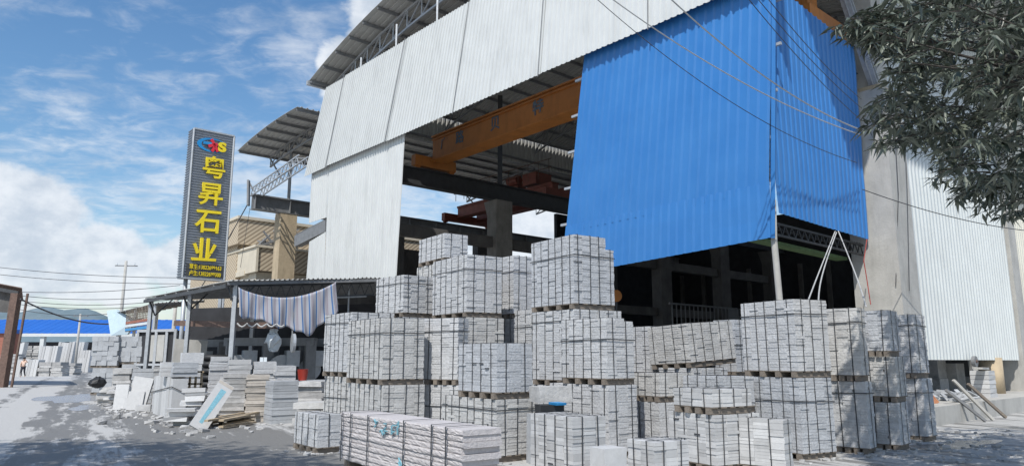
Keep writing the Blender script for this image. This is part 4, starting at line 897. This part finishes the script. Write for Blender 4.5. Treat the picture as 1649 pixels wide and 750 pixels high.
# long kerbstone stack
def long_stack():
    e = Vector((-2.62, 11.25, 0)); c = Vector((-.585, 8.4, 0)); d = (e-c); Lg = d.length; yaw = atan2(-d.x, d.y)
    t = thing('kerbstone_stack', 'long strapped stack of rough split kerbstones with blue paint scrawls in the foreground', 'stone stack', tuple(c), yaw)
    rg = random.Random(77); z = .12; k = 0; zt = .81
    mb = MB()
    for i in range(5): mb.box(-.0, .54, .2+i*(Lg-.5)/4, .3+i*(Lg-.5)/4, 0, .118)
    mb.build('bearer', M['wood'], t, local=True)
    nl = 10; mb = MB()
    for l in range(nl):
        h = (zt-.12)/nl; z0, z1 = .12+l*h, .12+(l+1)*h-.004; ox = rg.uniform(-.012, .012); oy = rg.uniform(-.06, .02); seg = 60; y = oy
        # one kerb per layer with a hewn front: wavy grid
        base = len(mb.v); nz = 4
        for i in range(seg+1):
            yy = oy+(Lg-oy+rg.uniform(-.0, .0))*i/seg
            for q in range(nz+1): mb.v.append(Vector((ox+rg.gauss(0, .0035)+.008*(1 if q in (0, nz) else 0), yy, z0+(z1-z0)*q/nz)))
        for i in range(seg):
            for q in range(nz): a = base+i*(nz+1)+q; mb.f.append((a, a+1, a+nz+2, a+nz+1))
        x1 = .525+rg.uniform(-.012, .012); b2 = len(mb.v)
        for i in range(seg+1):
            yy = mb.v[base+i*(nz+1)].y; mb.v += [Vector((x1, yy, z0)), Vector((x1, yy, z1))]
        for i in range(seg):
            a = base+i*(nz+1); a2 = a+nz+1; c_ = b2+i*2; mb.f += [(a+nz, c_+1, c_+3, a2+nz), (a, a2, c_+2, c_), (c_, c_+2, c_+3, c_+1)]
        for i in (0, seg):
            a = base+i*(nz+1); c_ = b2+i*2; mb.f.append(tuple(a+q for q in range(nz+1))+(c_+1, c_))
    mb.build('kerbstone_layers', M['granite_pink'], t, local=True)
    for y in (.28, .62, 1.35, 2.45, 3.05, 3.38):
        if y > Lg: continue
        q = MB(); q.box(-.034, -.03, y-.012, y+.012, .1, zt+.012); q.box(-.034, .56, y-.012, y+.012, zt+.012, zt+.016); q.box(.556, .56, y-.012, y+.012, .1, zt+.012); q.build('strap', M['strap'], t, local=True)
    # paint scrawls: short brush strokes lying on the stone
    rg = random.Random(5)
    for (cy, cz, n_, s_) in ((1.62, .70, 9, .10), (1.95, .69, 8, .10), (2.18, .71, 4, .06), (1.42, .30, 5, .05)):
        q = MB()
        for _ in range(n_):
            y = cy+rg.uniform(-1, 1)*s_; z = cz+rg.uniform(-1, 1)*s_*.8; a = rg.choice((0, pi/2, .8, -.6)); l_ = rg.uniform(.04, .1); w = .006
            dy, dz = cos(a)*l_/2, sin(a)*l_/2; ny_, nz_ = -sin(a)*w, cos(a)*w
            pts = [(y-dy-ny_, z-dz-nz_), (y+dy-ny_, z+dz-nz_), (y+dy+ny_, z+dz+nz_), (y-dy+ny_, z-dz+nz_)]
            q.hexa([(-.031, a_, b_) for a_, b_ in pts]+[(-.012, a_, b_) for a_, b_ in pts])
        q.build('paint_mark', M['teal'], t, local=True)
long_stack()
# single block and loose bits
c = atY(982, 735, 8.7); mb = MB(); mb.slab((c.x, c.y+.15, 0), .30, .26, .24, .5, rough=.006); o = mb.build('square_stone_block', M['granite_sawn'])
z_ = atY(982, 722, 8.7).z; o.location.z = 0
tag(o, 'lower square stone block under the single block at the picture bottom', 'block'); o.scale = (1, 1, (z_-.24)/.24)
mb = MB(); mb.slab((c.x, c.y+.15, z_-.238), .33, .28, .24, .55, rough=.008); tag(mb.build('square_stone_block', M['granite_sawn']), 'single rough square block perched at the picture bottom between two low pallets', 'block')
# black box added to stand in for the dark open gap between pallets
c = atY(885, 668, 10.9); bt = thing('gap_filler', 'black box with a blue corner standing in for the dark gap among the central pallets', 'gap filler', (c.x, c.y, c.z-.05))
mb = MB(); mb.slab((c.x, c.y+.1, c.z-.02), .36, .3, .17, .3, rough=.015); mb.build('gap_filler_body', M['black'], bt)
mb = MB(); mb.slab((c.x+.12, c.y+.02, c.z+.15), .16, .3, .035, .3, rough=.01); mb.build('blue_corner', M['sblue'], bt)
c2 = atY(885, 640, 11.3); mb = MB(); mb.slab((c2.x+.02, c2.y+.2, c.z+.16), .55, .4, atY(885, 622, 11.3).z-c.z-.16, .4, rough=.02); tag(mb.build('capping_stone', M['granite_dirty']), 'rough stone lying over the black gap filler', 'stone')
mb = MB(); mb.slab((c2.x+.02, c2.y+.25, 0), .6, .5, c.z-.03, .4, rough=.01); tag(mb.build('stone_plinth', M['granite_grey']), 'stone block hidden under the black gap filler', 'block')
# ropes hanging from the screen truss
for (a, b, bow, lb) in (((1345, 372), (1302, 482), -.12, 'left hanging rope from the screen truss to the big right pallet'), ((1347, 374), (1318, 484), -.15, 'middle hanging rope from the screen truss to the big right pallet'), ((1350, 372), (1395, 494), .1, 'right hanging rope sweeping from the screen truss to the three tier tower')):
    p = atY(*a, 18.0); q = atY(*b, 13.3); pts = [p.lerp(q, i/14)+Vector((bow*sin(pi*i/14), 0, -.25*sin(pi*i/14))) for i in range(15)]
    mb = MB(); mb.tube(pts, .014, 6); tag(mb.build('rope', M['wire_lt']), lb, 'rope', 'ropes hanging at the screen corner')
p = [atY(1396, 385, 18.6), atY(1391, 420, 18.5), atY(1396, 450, 18.5), atY(1402, 490, 18.4)]; mb = MB(); mb.tube(p, .012, 5); tag(mb.build('red_rope', M['bucket']), 'thin red rope down the edge of the big column', 'rope')
mb = MB(); mb.tube([H(-.6, 5.02, 3.5), H(-.78, 5.3, 6.0), H(-.8, 5.6, 9.4), H(-.8, 5.4, 11)], .012, 5); mb.tube([H(-.75, 5.5, 3.4), H(-.8, 5.9, 6.2), H(-.8, 6.2, 8.4)], .010, 5); tag(mb.build('column_cables', M['wire']), 'thin cables running up the big concrete column', 'cable')
# ------------------------------------------------------------------ slab piles at left
def flat_pile(label, x0, x1, yt, D, n, yaw=30, z0=0, m='granite_dirty', depth=.9, jit=.05, over=1., seed=1, name='slab_stack', tilt=0, cat='stone slabs'):
    a, b = atY(x0, yt+30, D), atY(x1, yt+30, D); w = (b.x-a.x)/(cos(radians(yaw))+.0)*.82; h = atY((x0+x1)/2, yt, D).z-z0; rg = random.Random(seed); mb = MB(); z = z0
    hs = [rg.uniform(.6, 1.4) for _ in range(n)]; k = h/sum(hs)
    for i in range(n):
        mb.slab(((a.x+b.x)/2+rg.uniform(-jit, jit), D+depth/2+rg.uniform(-jit, jit), z), w*rg.uniform(1-jit*2, 1+jit), depth*rg.uniform(1-jit*2, 1), hs[i]*k*.93, radians(yaw)+rg.uniform(-jit, jit), tilt+rg.uniform(-jit, jit)*.25, rg.uniform(-jit, jit)*.25, rough=jit*.25, rg=rg); z += hs[i]*k
    return tag(mb.build(name, M[m]), label, cat, 'loose slab stacks by the shed')
def block_pallet(label, x0, xc, x1, D, ytops, yaw=6, **kw):
    z = 0
    for i, (yt, lb) in enumerate(ytops):
        c, L, Wd = solve(x0, xc, x1, yt+20, D, yaw); zt = atY(xc, yt, D).z
        stone_pallet(lb, (c.x, c.y), radians(yaw), L, Wd, z, zt-z, int(x0)+i, m='granite_grey', layer=.22, cols=.26, hstrap=0, nst=None, group='unstrapped pallets of grey setts', rough=.022); z = zt+.005
block_pallet('', 143, 148, 191, 33.5, ((592, 'lower pallet of grey setts, left pair beside the road'), (541, 'upper pallet of grey setts, left pair beside the road')))
block_pallet('', 191, 193, 229, 33.8, ((586, 'lower pallet of grey setts, right pair under the small shed'), (541, 'upper pallet of grey setts, right pair under the small shed')))
flat_pile('stepped stack of flat slabs with a black plastic bag on its left end', 172, 208, 592, 29, 6, 10, seed=2, jit=.06)
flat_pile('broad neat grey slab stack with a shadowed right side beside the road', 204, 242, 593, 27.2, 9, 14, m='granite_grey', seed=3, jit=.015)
flat_pile('untidy low heap of broken slabs at the roadside', 162, 204, 628, 26, 6, 20, seed=4, jit=.16)
c = atY(157, 612, 27); mb = MB(); rg = random.Random(3)
mb.lathe(Vector((c.x, 27, atY(157, 615, 27).z-.2)), [(.05, 0), (.2, .05), (.29, .16), (.25, .29), (.13, .37), (.04, .39)], 12); rgc = random.Random(8); mb.v = [v+Vector((rgc.uniform(-.05, .05), rgc.uniform(-.05, .05), rgc.uniform(-.03, .04))) for v in mb.v]; tag(mb.build('rubbish_bag', M['black']), 'black plastic bag on the slab heap beside the road', 'bag')
flat_pile('rough slab under the black plastic bag by the road', 146, 176, 622, 27, 4, 10, seed=41, jit=.12)
mb = MB(); c = gnd(216, 660); mb.slab(c, .62, .12, 1.05, .1, radians(-14), radians(8), rough=.01); mb.slab(c+Vector((.0, -.1, 0)), .55, .1, .6, .15, radians(-16), 0, rough=.01); mb.slab(c+Vector((-.42, -.0, 0)), .4, .3, .8, .1, radians(-8), 0); tag(mb.build('leaning_slabs', M['granite_sawn']), 'short thick slabs leaning together near the roadside block', 'stone slabs', 'loose slab stacks by the shed')
c = gnd(230, 663); mb = MB(); mb.slab(c, .42, .25, .22, .35, rough=.01); tag(mb.build('square_stone_block', M['granite_sawn']), 'small pale block alone on the mud beside the leaning slabs', 'block')
flat_pile('narrow rough edged slab column right of the dark gap by the road', 238, 258, 590, 24.5, 14, 20, m='granite_dirty', depth=.7, seed=5, jit=.04)
# vertical slabs bound with rope
c, L, Wd = solve(246, 276, 300, 640, 19.6, 34); t = thing('upright_slab_pack', 'pack of upright slabs bound with a rope, below the grey box slabs', 'stone slabs', (c.x, c.y, 0), radians(34), 'loose slab stacks by the shed')
mb = MB(); zt = atY(276, 607, 19.6).z; rg = random.Random(2)
for i in range(8): mb.box(rg.uniform(-.01, .01), Wd, L*i/8+.006, L*(i+1)/8-.006, 0, zt-rg.uniform(0, .04))
mb.build('slabs', M['granite_sawn'], t, local=True)
q = MB(); o2 = .02
q.tube([(-o2, L, zt*.55), (-o2, -o2, zt*.78), (Wd, -o2, zt*.6)], .012, 5); q.build('rope', M['wire'], t, local=True)
flat_pile('three thick grey slabs on top of the rope bound pack', 268, 308, 583, 19.7, 4, 30, z0=zt+.01, m='granite_grey', depth=.6, seed=6, jit=.02)
flat_pile('pale narrow box of slabs on the left of the rope bound pack', 250, 268, 582, 20.3, 3, 30, z0=zt+.01, m='granite_sawn', depth=.5, seed=7, jit=.01)
flat_pile('leaning wide slabs standing behind the rope bound pack', 283, 318, 566, 22.3, 7, 30, m='granite', depth=.5, seed=8, jit=.02)
flat_pile('splayed slab stack with overhanging edges left of the leaning marked slab', 286, 327, 625, 18.4, 9, 24, m='granite_sawn', depth=.7, seed=9, jit=.1)
flat_pile('broken chunks piled low in front of the splayed slab stack', 262, 312, 657, 17.9, 4, 18, m='granite_sawn', depth=.5, seed=10, jit=.12)
flat_pile('pale slab stack behind, reaching up to the tyres', 327, 360, 573, 21.8, 14, 24, m='granite', depth=.8, seed=11, jit=.02)
flat_pile('mid height slab stack with crisp white top slabs below the shed post', 358, 396, 578, 20.8, 12, 24, m='granite_sawn', depth=.8, seed=12, jit=.03)
flat_pile('wide slab stack with small offcuts on top in front of the saws', 396, 436, 581, 20.9, 9, 24, m='granite', depth=.8, seed=13, jit=.03)
flat_pile('slab stack with a white cap slab at the right of the row', 434, 468, 588, 20.6, 10, 24, m='granite', depth=.8, seed=14, jit=.03)
flat_pile('brownish slab stack in the second row beside the leaning marked slab', 386, 426, 603, 19.0, 15, 22, m='granite_tan', depth=.7, seed=15, jit=.025)
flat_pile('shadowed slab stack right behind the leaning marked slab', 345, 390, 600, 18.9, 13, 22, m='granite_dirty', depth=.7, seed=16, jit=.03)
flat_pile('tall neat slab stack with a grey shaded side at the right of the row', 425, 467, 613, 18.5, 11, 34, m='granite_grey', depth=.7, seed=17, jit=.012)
flat_pile('ragged slab pile with dark gaps under the striped tarp', 466, 524, 614, 20.5, 7, 4, m='granite_dirty', depth=1.2, seed=18, jit=.07)
flat_pile('dusty low slab pile behind the small lone pallet', 466, 524, 648, 18.0, 3, 4, m='granite_dirty', depth=1.2, seed=19, jit=.07)
for i, (px, lb) in enumerate(((421, 'left of two small white offcuts standing on the wide slab stack'), (427, 'right of two small white offcuts standing on the wide slab stack'))):
    c = atY(px, 581, 21.2); mb = MB(); mb.slab(c-Z3*.02, .09, .09, .13, .3); tag(mb.build('stone_offcut', M['frost']), lb, 'stone offcut')
# leaning marked slab
a = atY(318, 680, 17.0); a.z = .02; b = atY(364, 620, 17.9); ax = (b-a); ax.normalize(); Ls = (b-a).length*1.05
side = Vector((.66, .12, -.70)); side = (side-ax*side.dot(ax)).normalized(); nr = ax.cross(side).normalized()
nr = nr if nr.y < 0 else -nr
t = thing('leaning_marked_slab', 'long pale slab with a blue painted stripe leaning diagonally on the slab stacks', 'stone slab', tuple(a))
def lp(u, v, w): return a+ax*(u*Ls)+side*v+nr*w
w_ = .40; mb = MB(); mb.hexa([lp(0, -w_/2, -.05), lp(0, w_/2, -.05), lp(1, w_/2, -.05), lp(1, -w_/2, -.05), lp(0, -w_/2, 0), lp(0, w_/2, 0), lp(1, w_/2, 0), lp(1, -w_/2, 0)]); mb.build('slab', M['granite_sawn'], t)
mb = MB(); mb.hexa([lp(.12, -.05, .0), lp(.12, .03, .0), lp(.85, .09, .0), lp(.85, -.05, .0), lp(.12, -.05, .003), lp(.12, .03, .003), lp(.85, .09, .003), lp(.85, -.05, .003)]); mb.build('painted_stripe', M['teal'], t)
mb = MB(); mb.hexa([lp(.93, -w_/2+.01, .0), lp(.93, w_/2-.01, .0), lp(.99, w_/2-.01, .0), lp(.99, -w_/2+.01, .0), lp(.93, -w_/2+.01, .003), lp(.93, w_/2-.01, .003), lp(.99, w_/2-.01, .003), lp(.99, -w_/2+.01, .003)]); mb.build('end_band', M['granite_tan'], t)
# planks
t = thing('plank_heap', 'low heap of weathered splintered planks on the mud before the slab row', 'planks', tuple(gnd(380, 680))); rg = random.Random(6)
for i in range(16):
    p = gnd(rg.uniform(302, 345), rg.uniform(684, 696)).lerp(gnd(435, 676), rg.uniform(0, .35)); q = p+(gnd(445, 673)-gnd(320, 691)).normalized()*rg.uniform(1.0, 2.3); z = .05+.05*rg.randint(0, 3)
    mb = MB(); mb.bar(p+Z3*z, q+Z3*(z+rg.uniform(-.01, .05)), rg.uniform(.08, .16), .045); mb.build('plank', M['wood2'], t)
# wooden crate frame
c = atY(315, 612, 20.4); t = thing('timber_trestle', 'small bare timber trestle standing between the slab stacks', 'frame', (c.x, c.y, 0)); mb = MB(); zb_ = 0; zc = atY(315, 597, 20.4).z
for dx in (-.16, .0, .16): mb.bar(Vector((c.x+dx, c.y, 0)), Vector((c.x+dx, c.y, zc)), .05)
for z in (.3, zc-.35, zc-.02): mb.bar(Vector((c.x-.2, c.y, z)), Vector((c.x+.22, c.y, z)), .05)
mb.build('frame', M['wood2'], t)
# rubble on the mud
rb = MB(); rg = random.Random(12)
for i in range(520):
    x = rg.choice((rg.uniform(150, 470), rg.gauss(330, 60), rg.gauss(210, 25))); y = rg.gauss(672, 12) if x > 240 else rg.gauss(655, 10)
    if y < 645: continue
    c = gnd(x, y); s_ = abs(rg.gauss(.05, .04))+.015
    rb.slab(c-Z3*.01, s_*1.6, s_, s_*.6, rg.uniform(0, 3), rg.uniform(-.2, .2), rg.uniform(-.2, .2), rough=s_*.2, rg=rg)
for i in range(160):
    c = gnd(rg.uniform(1400, 1640), rg.uniform(690, 745)); s_ = abs(rg.gauss(.03, .02))+.01
    rb.slab(c-Z3*.005, s_*1.6, s_, s_*.6, rg.uniform(0, 3), rough=s_*.2, rg=rg)
for (lab_, c_, L_, W_, yw_) in FOOT:
    dL = Vector((-sin(radians(yw_)), cos(radians(yw_)), 0)); dR = Vector((cos(radians(yw_)), sin(radians(yw_)), 0)); b_ = Vector((c_.x, c_.y, 0))
    for i in range(26):
        p_ = b_+dL*rg.uniform(-.2, L_)-dR*abs(rg.gauss(0, .16)) if i % 2 else b_+dR*rg.uniform(-.2, W_)-dL*abs(rg.gauss(0, .16)); s_ = abs(rg.gauss(.025, .02))+.008
        rb.slab(p_-Z3*.004, s_*1.7, s_, s_*.6, rg.uniform(0, 3), rg.uniform(-.2, .2), 0, rough=s_*.2, rg=rg)
tag(rb.build('rubble', M['granite_dirty']), 'scattered stone chips and broken pieces on the muddy ground', 'rubble', kind='stuff')
# ------------------------------------------------------------------ on the loading dock
tb = tat(1506, -.9); t = thing('orange_boards', 'orange boards and a dark triangular panel leaning at the left end of the loading dock', 'boards', tuple(H(-.9, tb, .45)))
b0 = H(-.9, tb, .45)
for i in range(3): mb = MB(); p = b0+BV*(.12*i-.2)-AV*(.02*i); mb.bar(p, p+AV*.25-BV*.04+Z3*(.55-.1*i), .12, .03, up=BV); mb.build('board', M['wood_red'], t)
mb = MB(); p = b0+BV*.05+AV*.3; mb.hexa([p, p+BV*.7, p+BV*.7+AV*.05, p+AV*.05, p+Z3*1.0, p+BV*.07+Z3*1.0, p+BV*.07+AV*.05+Z3*1.0, p+AV*.05+Z3*1.0]); mb.build('dark_panel', M['wood'], t)
tb = tat(1586, -.75); t = thing('block_stack', 'stack of whitish cut blocks under the side wall, topped by a plank', 'stone blocks', tuple(H(-.75, tb, .45))); mb = MB(); rg = random.Random(4)
for i in range(6): mb.slab(H(-.75, tb, .45+i*.135), .62, .5, .125, radians(41)+rg.uniform(-.03, .03), rough=.01, rg=rg)
mb.build('blocks', M['granite_sawn'], t); mb = MB(); mb.bar(H(-.95, tb-1.0, 1.33), H(-.7, tb+.5, 1.31), .22, .06); mb.build('plank', M['conc'], t)
p = H(-.6, tb+.1, 1.53); t = thing('wheel_hub', 'round grey wheel resting on the cut block stack under the side wall', 'wheel', tuple(H(-.6, tb+.1, 1.35))); mb = MB(); mb.tube([p, p+AV*.1], .17, 18); mb.build('disc', M['steel'], t); mb = MB(); mb.tube([p-AV*.03, p+AV*.12], .05, 10); mb.build('hub', M['rust'], t)
for i, (px, l_, an, mm_, lb) in enumerate(((1553, 1.35, .5, 'conc', 'pale timber leaning down from the dock to the ground'), (1575, 1.2, .3, 'wood', 'dark timber leaning against the dock edge'), (1540, .9, .6, 'steel', 'short grey bar leaning on the dock rubble'))):
    u = tat(px, -1.3); p = H(-1.85, u+.25, 0.03); q = H(-1.2, u-.35, 1.05-.12*i); mb = MB(); mb.bar(p, q, .11, .06); tag(mb.build('leaning_timber', M[mm_]), lb, 'timber')
tb = tat(1545, -.9); t = thing('scrap_pile', 'mixed grey scrap and broken slabs lying on the dock in the shade', 'scrap', tuple(H(-.9, tb, .45))); mb = MB(); rg = random.Random(8)
for i in range(26): mb.slab(H(-.8+rg.uniform(-.4, .4), tb+rg.uniform(-1., .9), .45+rg.uniform(0, .2)), rg.uniform(.15, .45), rg.uniform(.1, .3), rg.uniform(.03, .12), rg.uniform(0, 3), rg.uniform(-.6, .6), rg.uniform(-.6, .6), rough=.02, rg=rg)
mb.build('scrap', M['granite_grey'], t)
for i in range(5): tb = tat(1520+i*14, .9); mb = MB(); mb.slab(H(1.2+.3*(i%2), tb, .45), .8, .7, .5+.25*(i*7%4), radians(41), rg=rg); tag(mb.build('stored_block', M['granite_dirty']), ['stone block in deep shade at the left end under the side wall', 'second stone block in the shade under the side wall', 'middle stone block in the shade under the side wall', 'fourth stone block in the shade behind the dock post', 'stone block in the shade beside the round tan column stub'][i], 'block')
# machinery glimpsed in the hall: work bench and rack
t = thing('drying_rack', 'slatted metal rack in the dark hall behind the topmost pallet', 'rack', tuple(H(14, 16, 0))); mb = MB()
for i in range(16): mb.bar(H(12.5, 13+i*.35, 0.2), H(12.5, 13+i*.35, 4.2), .05)
for z in (.3, 2.2, 4.2): mb.bar(H(12.5, 12.8, z), H(12.5, 18.6, z), .08)
mb.build('slats', M['steel'], t)
t = thing('stone_saw', 'large saw bench in the dark hall under the blue screen', 'machine', tuple(H(9, 14, 0))); mb = MB(); mb.bar(H(9, 12, .9), H(9, 17, .9), 1.6, 1.8); mb.build('bed', M['steel_dk'], t)
mb = MB(); mb.bar(H(9, 13, 1.8), H(9, 13, 3.4), .5); mb.bar(H(9, 16, 1.8), H(9, 16, 3.4), .5); mb.bar(H(9, 12.6, 3.5), H(9, 16.4, 3.5), .5, .5); mb.build('gantry', M['steel_dk'], t)
mb = MB(); mb.tube([H(8.5, 14, 2.2), H(8.45, 14, 2.2)], .9, 24); mb.build('saw_blade', M['steel'], t)
p = atY(993, 476, 24); t = thing('wall_lamp_disc', 'small round yellow disc in the hall beside the topmost pallet', 'disc', tuple(p)); mb = MB(); mb.tube([p, p+Vector((-.02, .06, 0))], .2, 16); mb.build('disc', M['orange'], t); mb = MB(); mb.bar(p+Vector((0, .1, 0)), p+Vector((0, .1, -p.z)), .05); mb.build('stand', M['steel_dk'], t)
# ------------------------------------------------------------------ the walking person
def person():
    g_ = gnd(36, 606.8); t = thing('person', 'person in orange and white top and dark trousers walking, one arm raised', 'person', tuple(g_), radians(8))
    J = {'pel': (0, 0, .95, .125), 'wst': (0, 0, 1.08, .12), 'ch': (0, 0, 1.3, .15), 'nk': (0, -.01, 1.47, .06), 'hd': (0, -.03, 1.56, .085), 'hd2': (0, -.03, 1.66, .09),
         'sl': (-.17, 0, 1.40, .065), 'el': (-.25, .0, 1.14, .045), 'wl': (-.2, -.12, .95, .035), 'hl': (-.19, -.17, .9, .035),
         'sr': (.17, 0, 1.40, .065), 'er': (.34, -.08, 1.3, .045), 'wr': (.2, -.14, 1.52, .035), 'hr': (.14, -.14, 1.58, .035),
         'hpl': (-.09, 0, .88, .095), 'kl': (-.10, -.12, .5, .065), 'al': (-.09, -.06, .09, .045), 'tl': (-.10, -.2, .035, .04),
         'hpr': (.09, 0, .88, .095), 'kr': (.10, .03, .5, .065), 'ar': (.10, .22, .12, .045), 'tr': (.10, .1, .04, .04)}
    E_ = [('pel', 'wst'), ('wst', 'ch'), ('ch', 'nk'), ('nk', 'hd'), ('hd', 'hd2'), ('ch', 'sl'), ('sl', 'el'), ('el', 'wl'), ('wl', 'hl'), ('ch', 'sr'), ('sr', 'er'), ('er', 'wr'), ('wr', 'hr'), ('pel', 'hpl'), ('hpl', 'kl'), ('kl', 'al'), ('al', 'tl'), ('pel', 'hpr'), ('hpr', 'kr'), ('kr', 'ar'), ('ar', 'tr')]
    def grow(names, sc, nm, m, root):
        ks = list(names); me = bpy.data.meshes.new(nm); me.from_pydata([J[k][:3] for k in ks], [(ks.index(a), ks.index(b)) for a, b in E_ if a in ks and b in ks], [])
        o = bpy.data.objects.new(nm, me); COL.objects.link(o); o.parent = t; mo = o.modifiers.new('skin', 'SKIN'); o.modifiers.new('sub', 'SUBSURF').levels = 2; o.modifiers['sub'].render_levels = 2
        for i, k in enumerate(ks): v = me.skin_vertices[0].data[i]; v.radius = (J[k][3]*sc,)*2; v.use_root = (k == root)
        me.materials.append(m); return o
    grow(J.keys(), 1., 'body', M['skin'], 'pel')
    top = mat('orange and white shirt', (.62, .30, .16), .9, .3, 9, c2=(.75, .68, .62)); grow(['pel', 'wst', 'ch', 'sl', 'el', 'sr', 'er'], 1.14, 'shirt', top, 'pel')
    grow(['pel', 'hpl', 'kl', 'al', 'hpr', 'kr', 'ar'], 1.15, 'trousers', M['pants'], 'pel')
    mb = MB(); mb.lathe((0, -.02, 1.64), [(.10, 0), (.105, .05), (.09, .1), (.05, .135), (.01, .145)], 12); mb.build('hair', M['hair'], t, True, local=True)
    f = MB()
    for dx in (-.033, .033): f.lathe((dx, -.122, 1.60), [(.004, -.006), (.009, 0), (.004, .006)], 6)
    f.hexa([(-.012, -.118, 1.55), (.012, -.118, 1.55), (.012, -.135, 1.55), (-.012, -.135, 1.55), (-.006, -.118, 1.59), (.006, -.118, 1.59), (.005, -.124, 1.59), (-.005, -.124, 1.59)]); f.bar((-.025, -.115, 1.525), (.025, -.115, 1.525), .01, .008); f.build('face', M['hair'], t, local=True)
person()
# ------------------------------------------------------------------ trees
def leaf(mb, p, d, s, rg):
    d = d.normalized(); up = Vector((rg.gauss(0, .5), rg.gauss(0, .5), 1)).normalized(); r_ = d.cross(up)
    if r_.length < .1: r_ = Vector((1, 0, 0))
    r_.normalize(); n = r_.cross(d).normalized(); w = s*.125
    b = len(mb.v); mb.v += [p, p+d*s*.35+r_*w+n*s*.04, p+d*s-Z3*s*.16, p+d*s*.35-r_*w+n*s*.04, p+d*s*.42-Z3*s*.01]
    mb.f += [(b, b+1, b+4), (b+1, b+2, b+4), (b+2, b+3, b+4), (b+3, b, b+4)]
def in_poly(x, y, poly):
    c = False; j = len(poly)-1
    for i in range(len(poly)):
        if ((poly[i][1] > y) != (poly[j][1] > y)) and x < (poly[j][0]-poly[i][0])*(y-poly[i][1])/(poly[j][1]-poly[i][1])+poly[i][0]: c = not c
        j = i
    return c
def proj(p):
    v = np.array(p, float)-Cc; z = v[1]*cos(P)+v[2]*sin(P); return CX+F*v[0]/z, CY-F*(-v[1]*sin(P)+v[2]*cos(P))/z, z
def tree_right():
    rg = random.Random(21); base = Vector((11.3, 9.3, 0)); t = thing('broadleaf_tree', 'roadside tree with long drooping dusty leaves hanging in from the upper right', 'tree', tuple(base))
    mb = MB(); mb.tube([base, base+Vector((-.1, .1, 1.5)), base+Vector((-.3, .1, 3.2)), base+Vector((-.5, .1, 5.2))], [.26, .22, .18, .12], 12); tk = mb.build('trunk', M['bark'], t, True)
    # crown: outline of drooping twigs measured once, then given depth; beyond the frame a free ellipsoid
    poly = [(1332, 58), (1345, 42), (1385, 22), (1440, -30), (1700, -60), (1720, 380), (1640, 362), (1600, 350), (1552, 352), (1545, 332), (1500, 300), (1490, 262), (1440, 250), (1392, 236), (1385, 210), (1398, 170), (1425, 140), (1412, 95), (1372, 62)]
    lf = MB(); br = MB(); cnt = 0; hub = base+Vector((-.4, .2, 4.0)); tw = []
    ctr = Vector((9.2, 9.4, 6.0)); ins = 0; tries = 0
    def ell(q): return ((q.x-ctr.x)/5.8)**2+((q.y-ctr.y)/3.3)**2+((q.z-ctr.z)/3.2)**2
    while ins < 560 and tries < 40000:   # the side that hangs towards the hall
        tries += 1; a_, b_ = rg.uniform(1320, 1700), rg.uniform(-50, 385)
        if not in_poly(a_, b_, poly): continue
        q = atY(a_, b_, rg.uniform(6.6, 11.6))
        if ell(q) < 1.5: tw.append(q); ins += 1
    tuft = [(1322, 62), (1345, 38), (1390, 15), (1430, 20), (1420, 95), (1372, 78)]
    while ins < 615:
        a_, b_ = rg.uniform(1320, 1430), rg.uniform(10, 110)
        if in_poly(a_, b_, tuft): tw.append(atY(a_, b_, rg.uniform(8.0, 9.6))); ins += 1
    while len(tw) < 1250 and tries < 90000:
        tries += 1; q = Vector((rg.uniform(3.2, 14.8), rg.uniform(6.0, 13.0), rg.uniform(3.0, 9.2)))
        if ell(q) > 1: continue
        px, py, pz = proj(q)
        if px < 1690 and py > -40: continue
        if px < 1345 or (q.z < 3.2 and px > 1690): continue
        tw.append(q)
    for q in tw:
        outd = (q-hub); outd.z *= .3; outd = outd.normalized(); tip = q; back = tip-outd*rg.uniform(.3, .6)+Z3*rg.uniform(.0, .25)
        br.tube([back, tip.lerp(back, .4)+Z3*.03, tip], [.008, .005, .002], 4, False)
        for k in range(rg.randint(15, 22)):
            f = rg.random(); p = back.lerp(tip, f); d = Vector((rg.gauss(0, 1), rg.gauss(0, 1), rg.gauss(-.55, .5)))+outd*.6
            leaf(lf, p, d, rg.uniform(.13, .23), rg)
    lf.build('crown', M['leaf'], t); br.build('twigs', M['bark'], t)
    # limbs that stay inside the foliage
    lm = MB(); srt = sorted(tw, key=lambda v: (v-hub).length, reverse=True)[:90:7]
    for q in srt:
        mid = hub.lerp(q, .5)+Z3*rg.uniform(.1, .5); lm.tube([hub, hub.lerp(mid, .5)+Z3*.2, mid, mid.lerp(q, .6), q], [.06, .04, .025, .014, .006], 6)
    lm.build('limbs', M['bark'], t, True)
tree_right()
def tree_behind():
    rg = random.Random(4); base = Vector((-11.5, 1.5, 0)); t = thing('broadleaf_tree', 'dense tree beside the road out of frame whose shadow crosses the lower left ground', 'tree', tuple(base))
    mb = MB(); mb.tube([base, base+Vector((.1, 0, 3)), base+Vector((.3, .3, 7))], [.35, .3, .2], 12); mb.build('trunk', M['bark'], t, True); lf = MB(); br = MB()
    for i in range(460):
        while True:
            q = Vector((rg.uniform(-1, 1), rg.uniform(-1, 1), rg.uniform(-1, 1)))
            if q.length < 1: break
        c = Vector((-10.9+q.x*5.9, 2.7+q.y*4.0, 10+q.z*2.0))
        for k in range(26): leaf(lf, c+Vector((rg.gauss(0, .35), rg.gauss(0, .35), rg.gauss(0, .3))), Vector((rg.gauss(0, 1), rg.gauss(0, 1), rg.gauss(-.2, .4))), rg.uniform(.3, .5), rg)
        if i % 12 == 0: br.tube([base+Z3*6.5, base.lerp(c, .5)+Z3*5, c], [.1, .06, .02], 6)
    lf.build('crown', M['leaf'], t); br.build('limbs', M['bark'], t, True)
tree_behind()
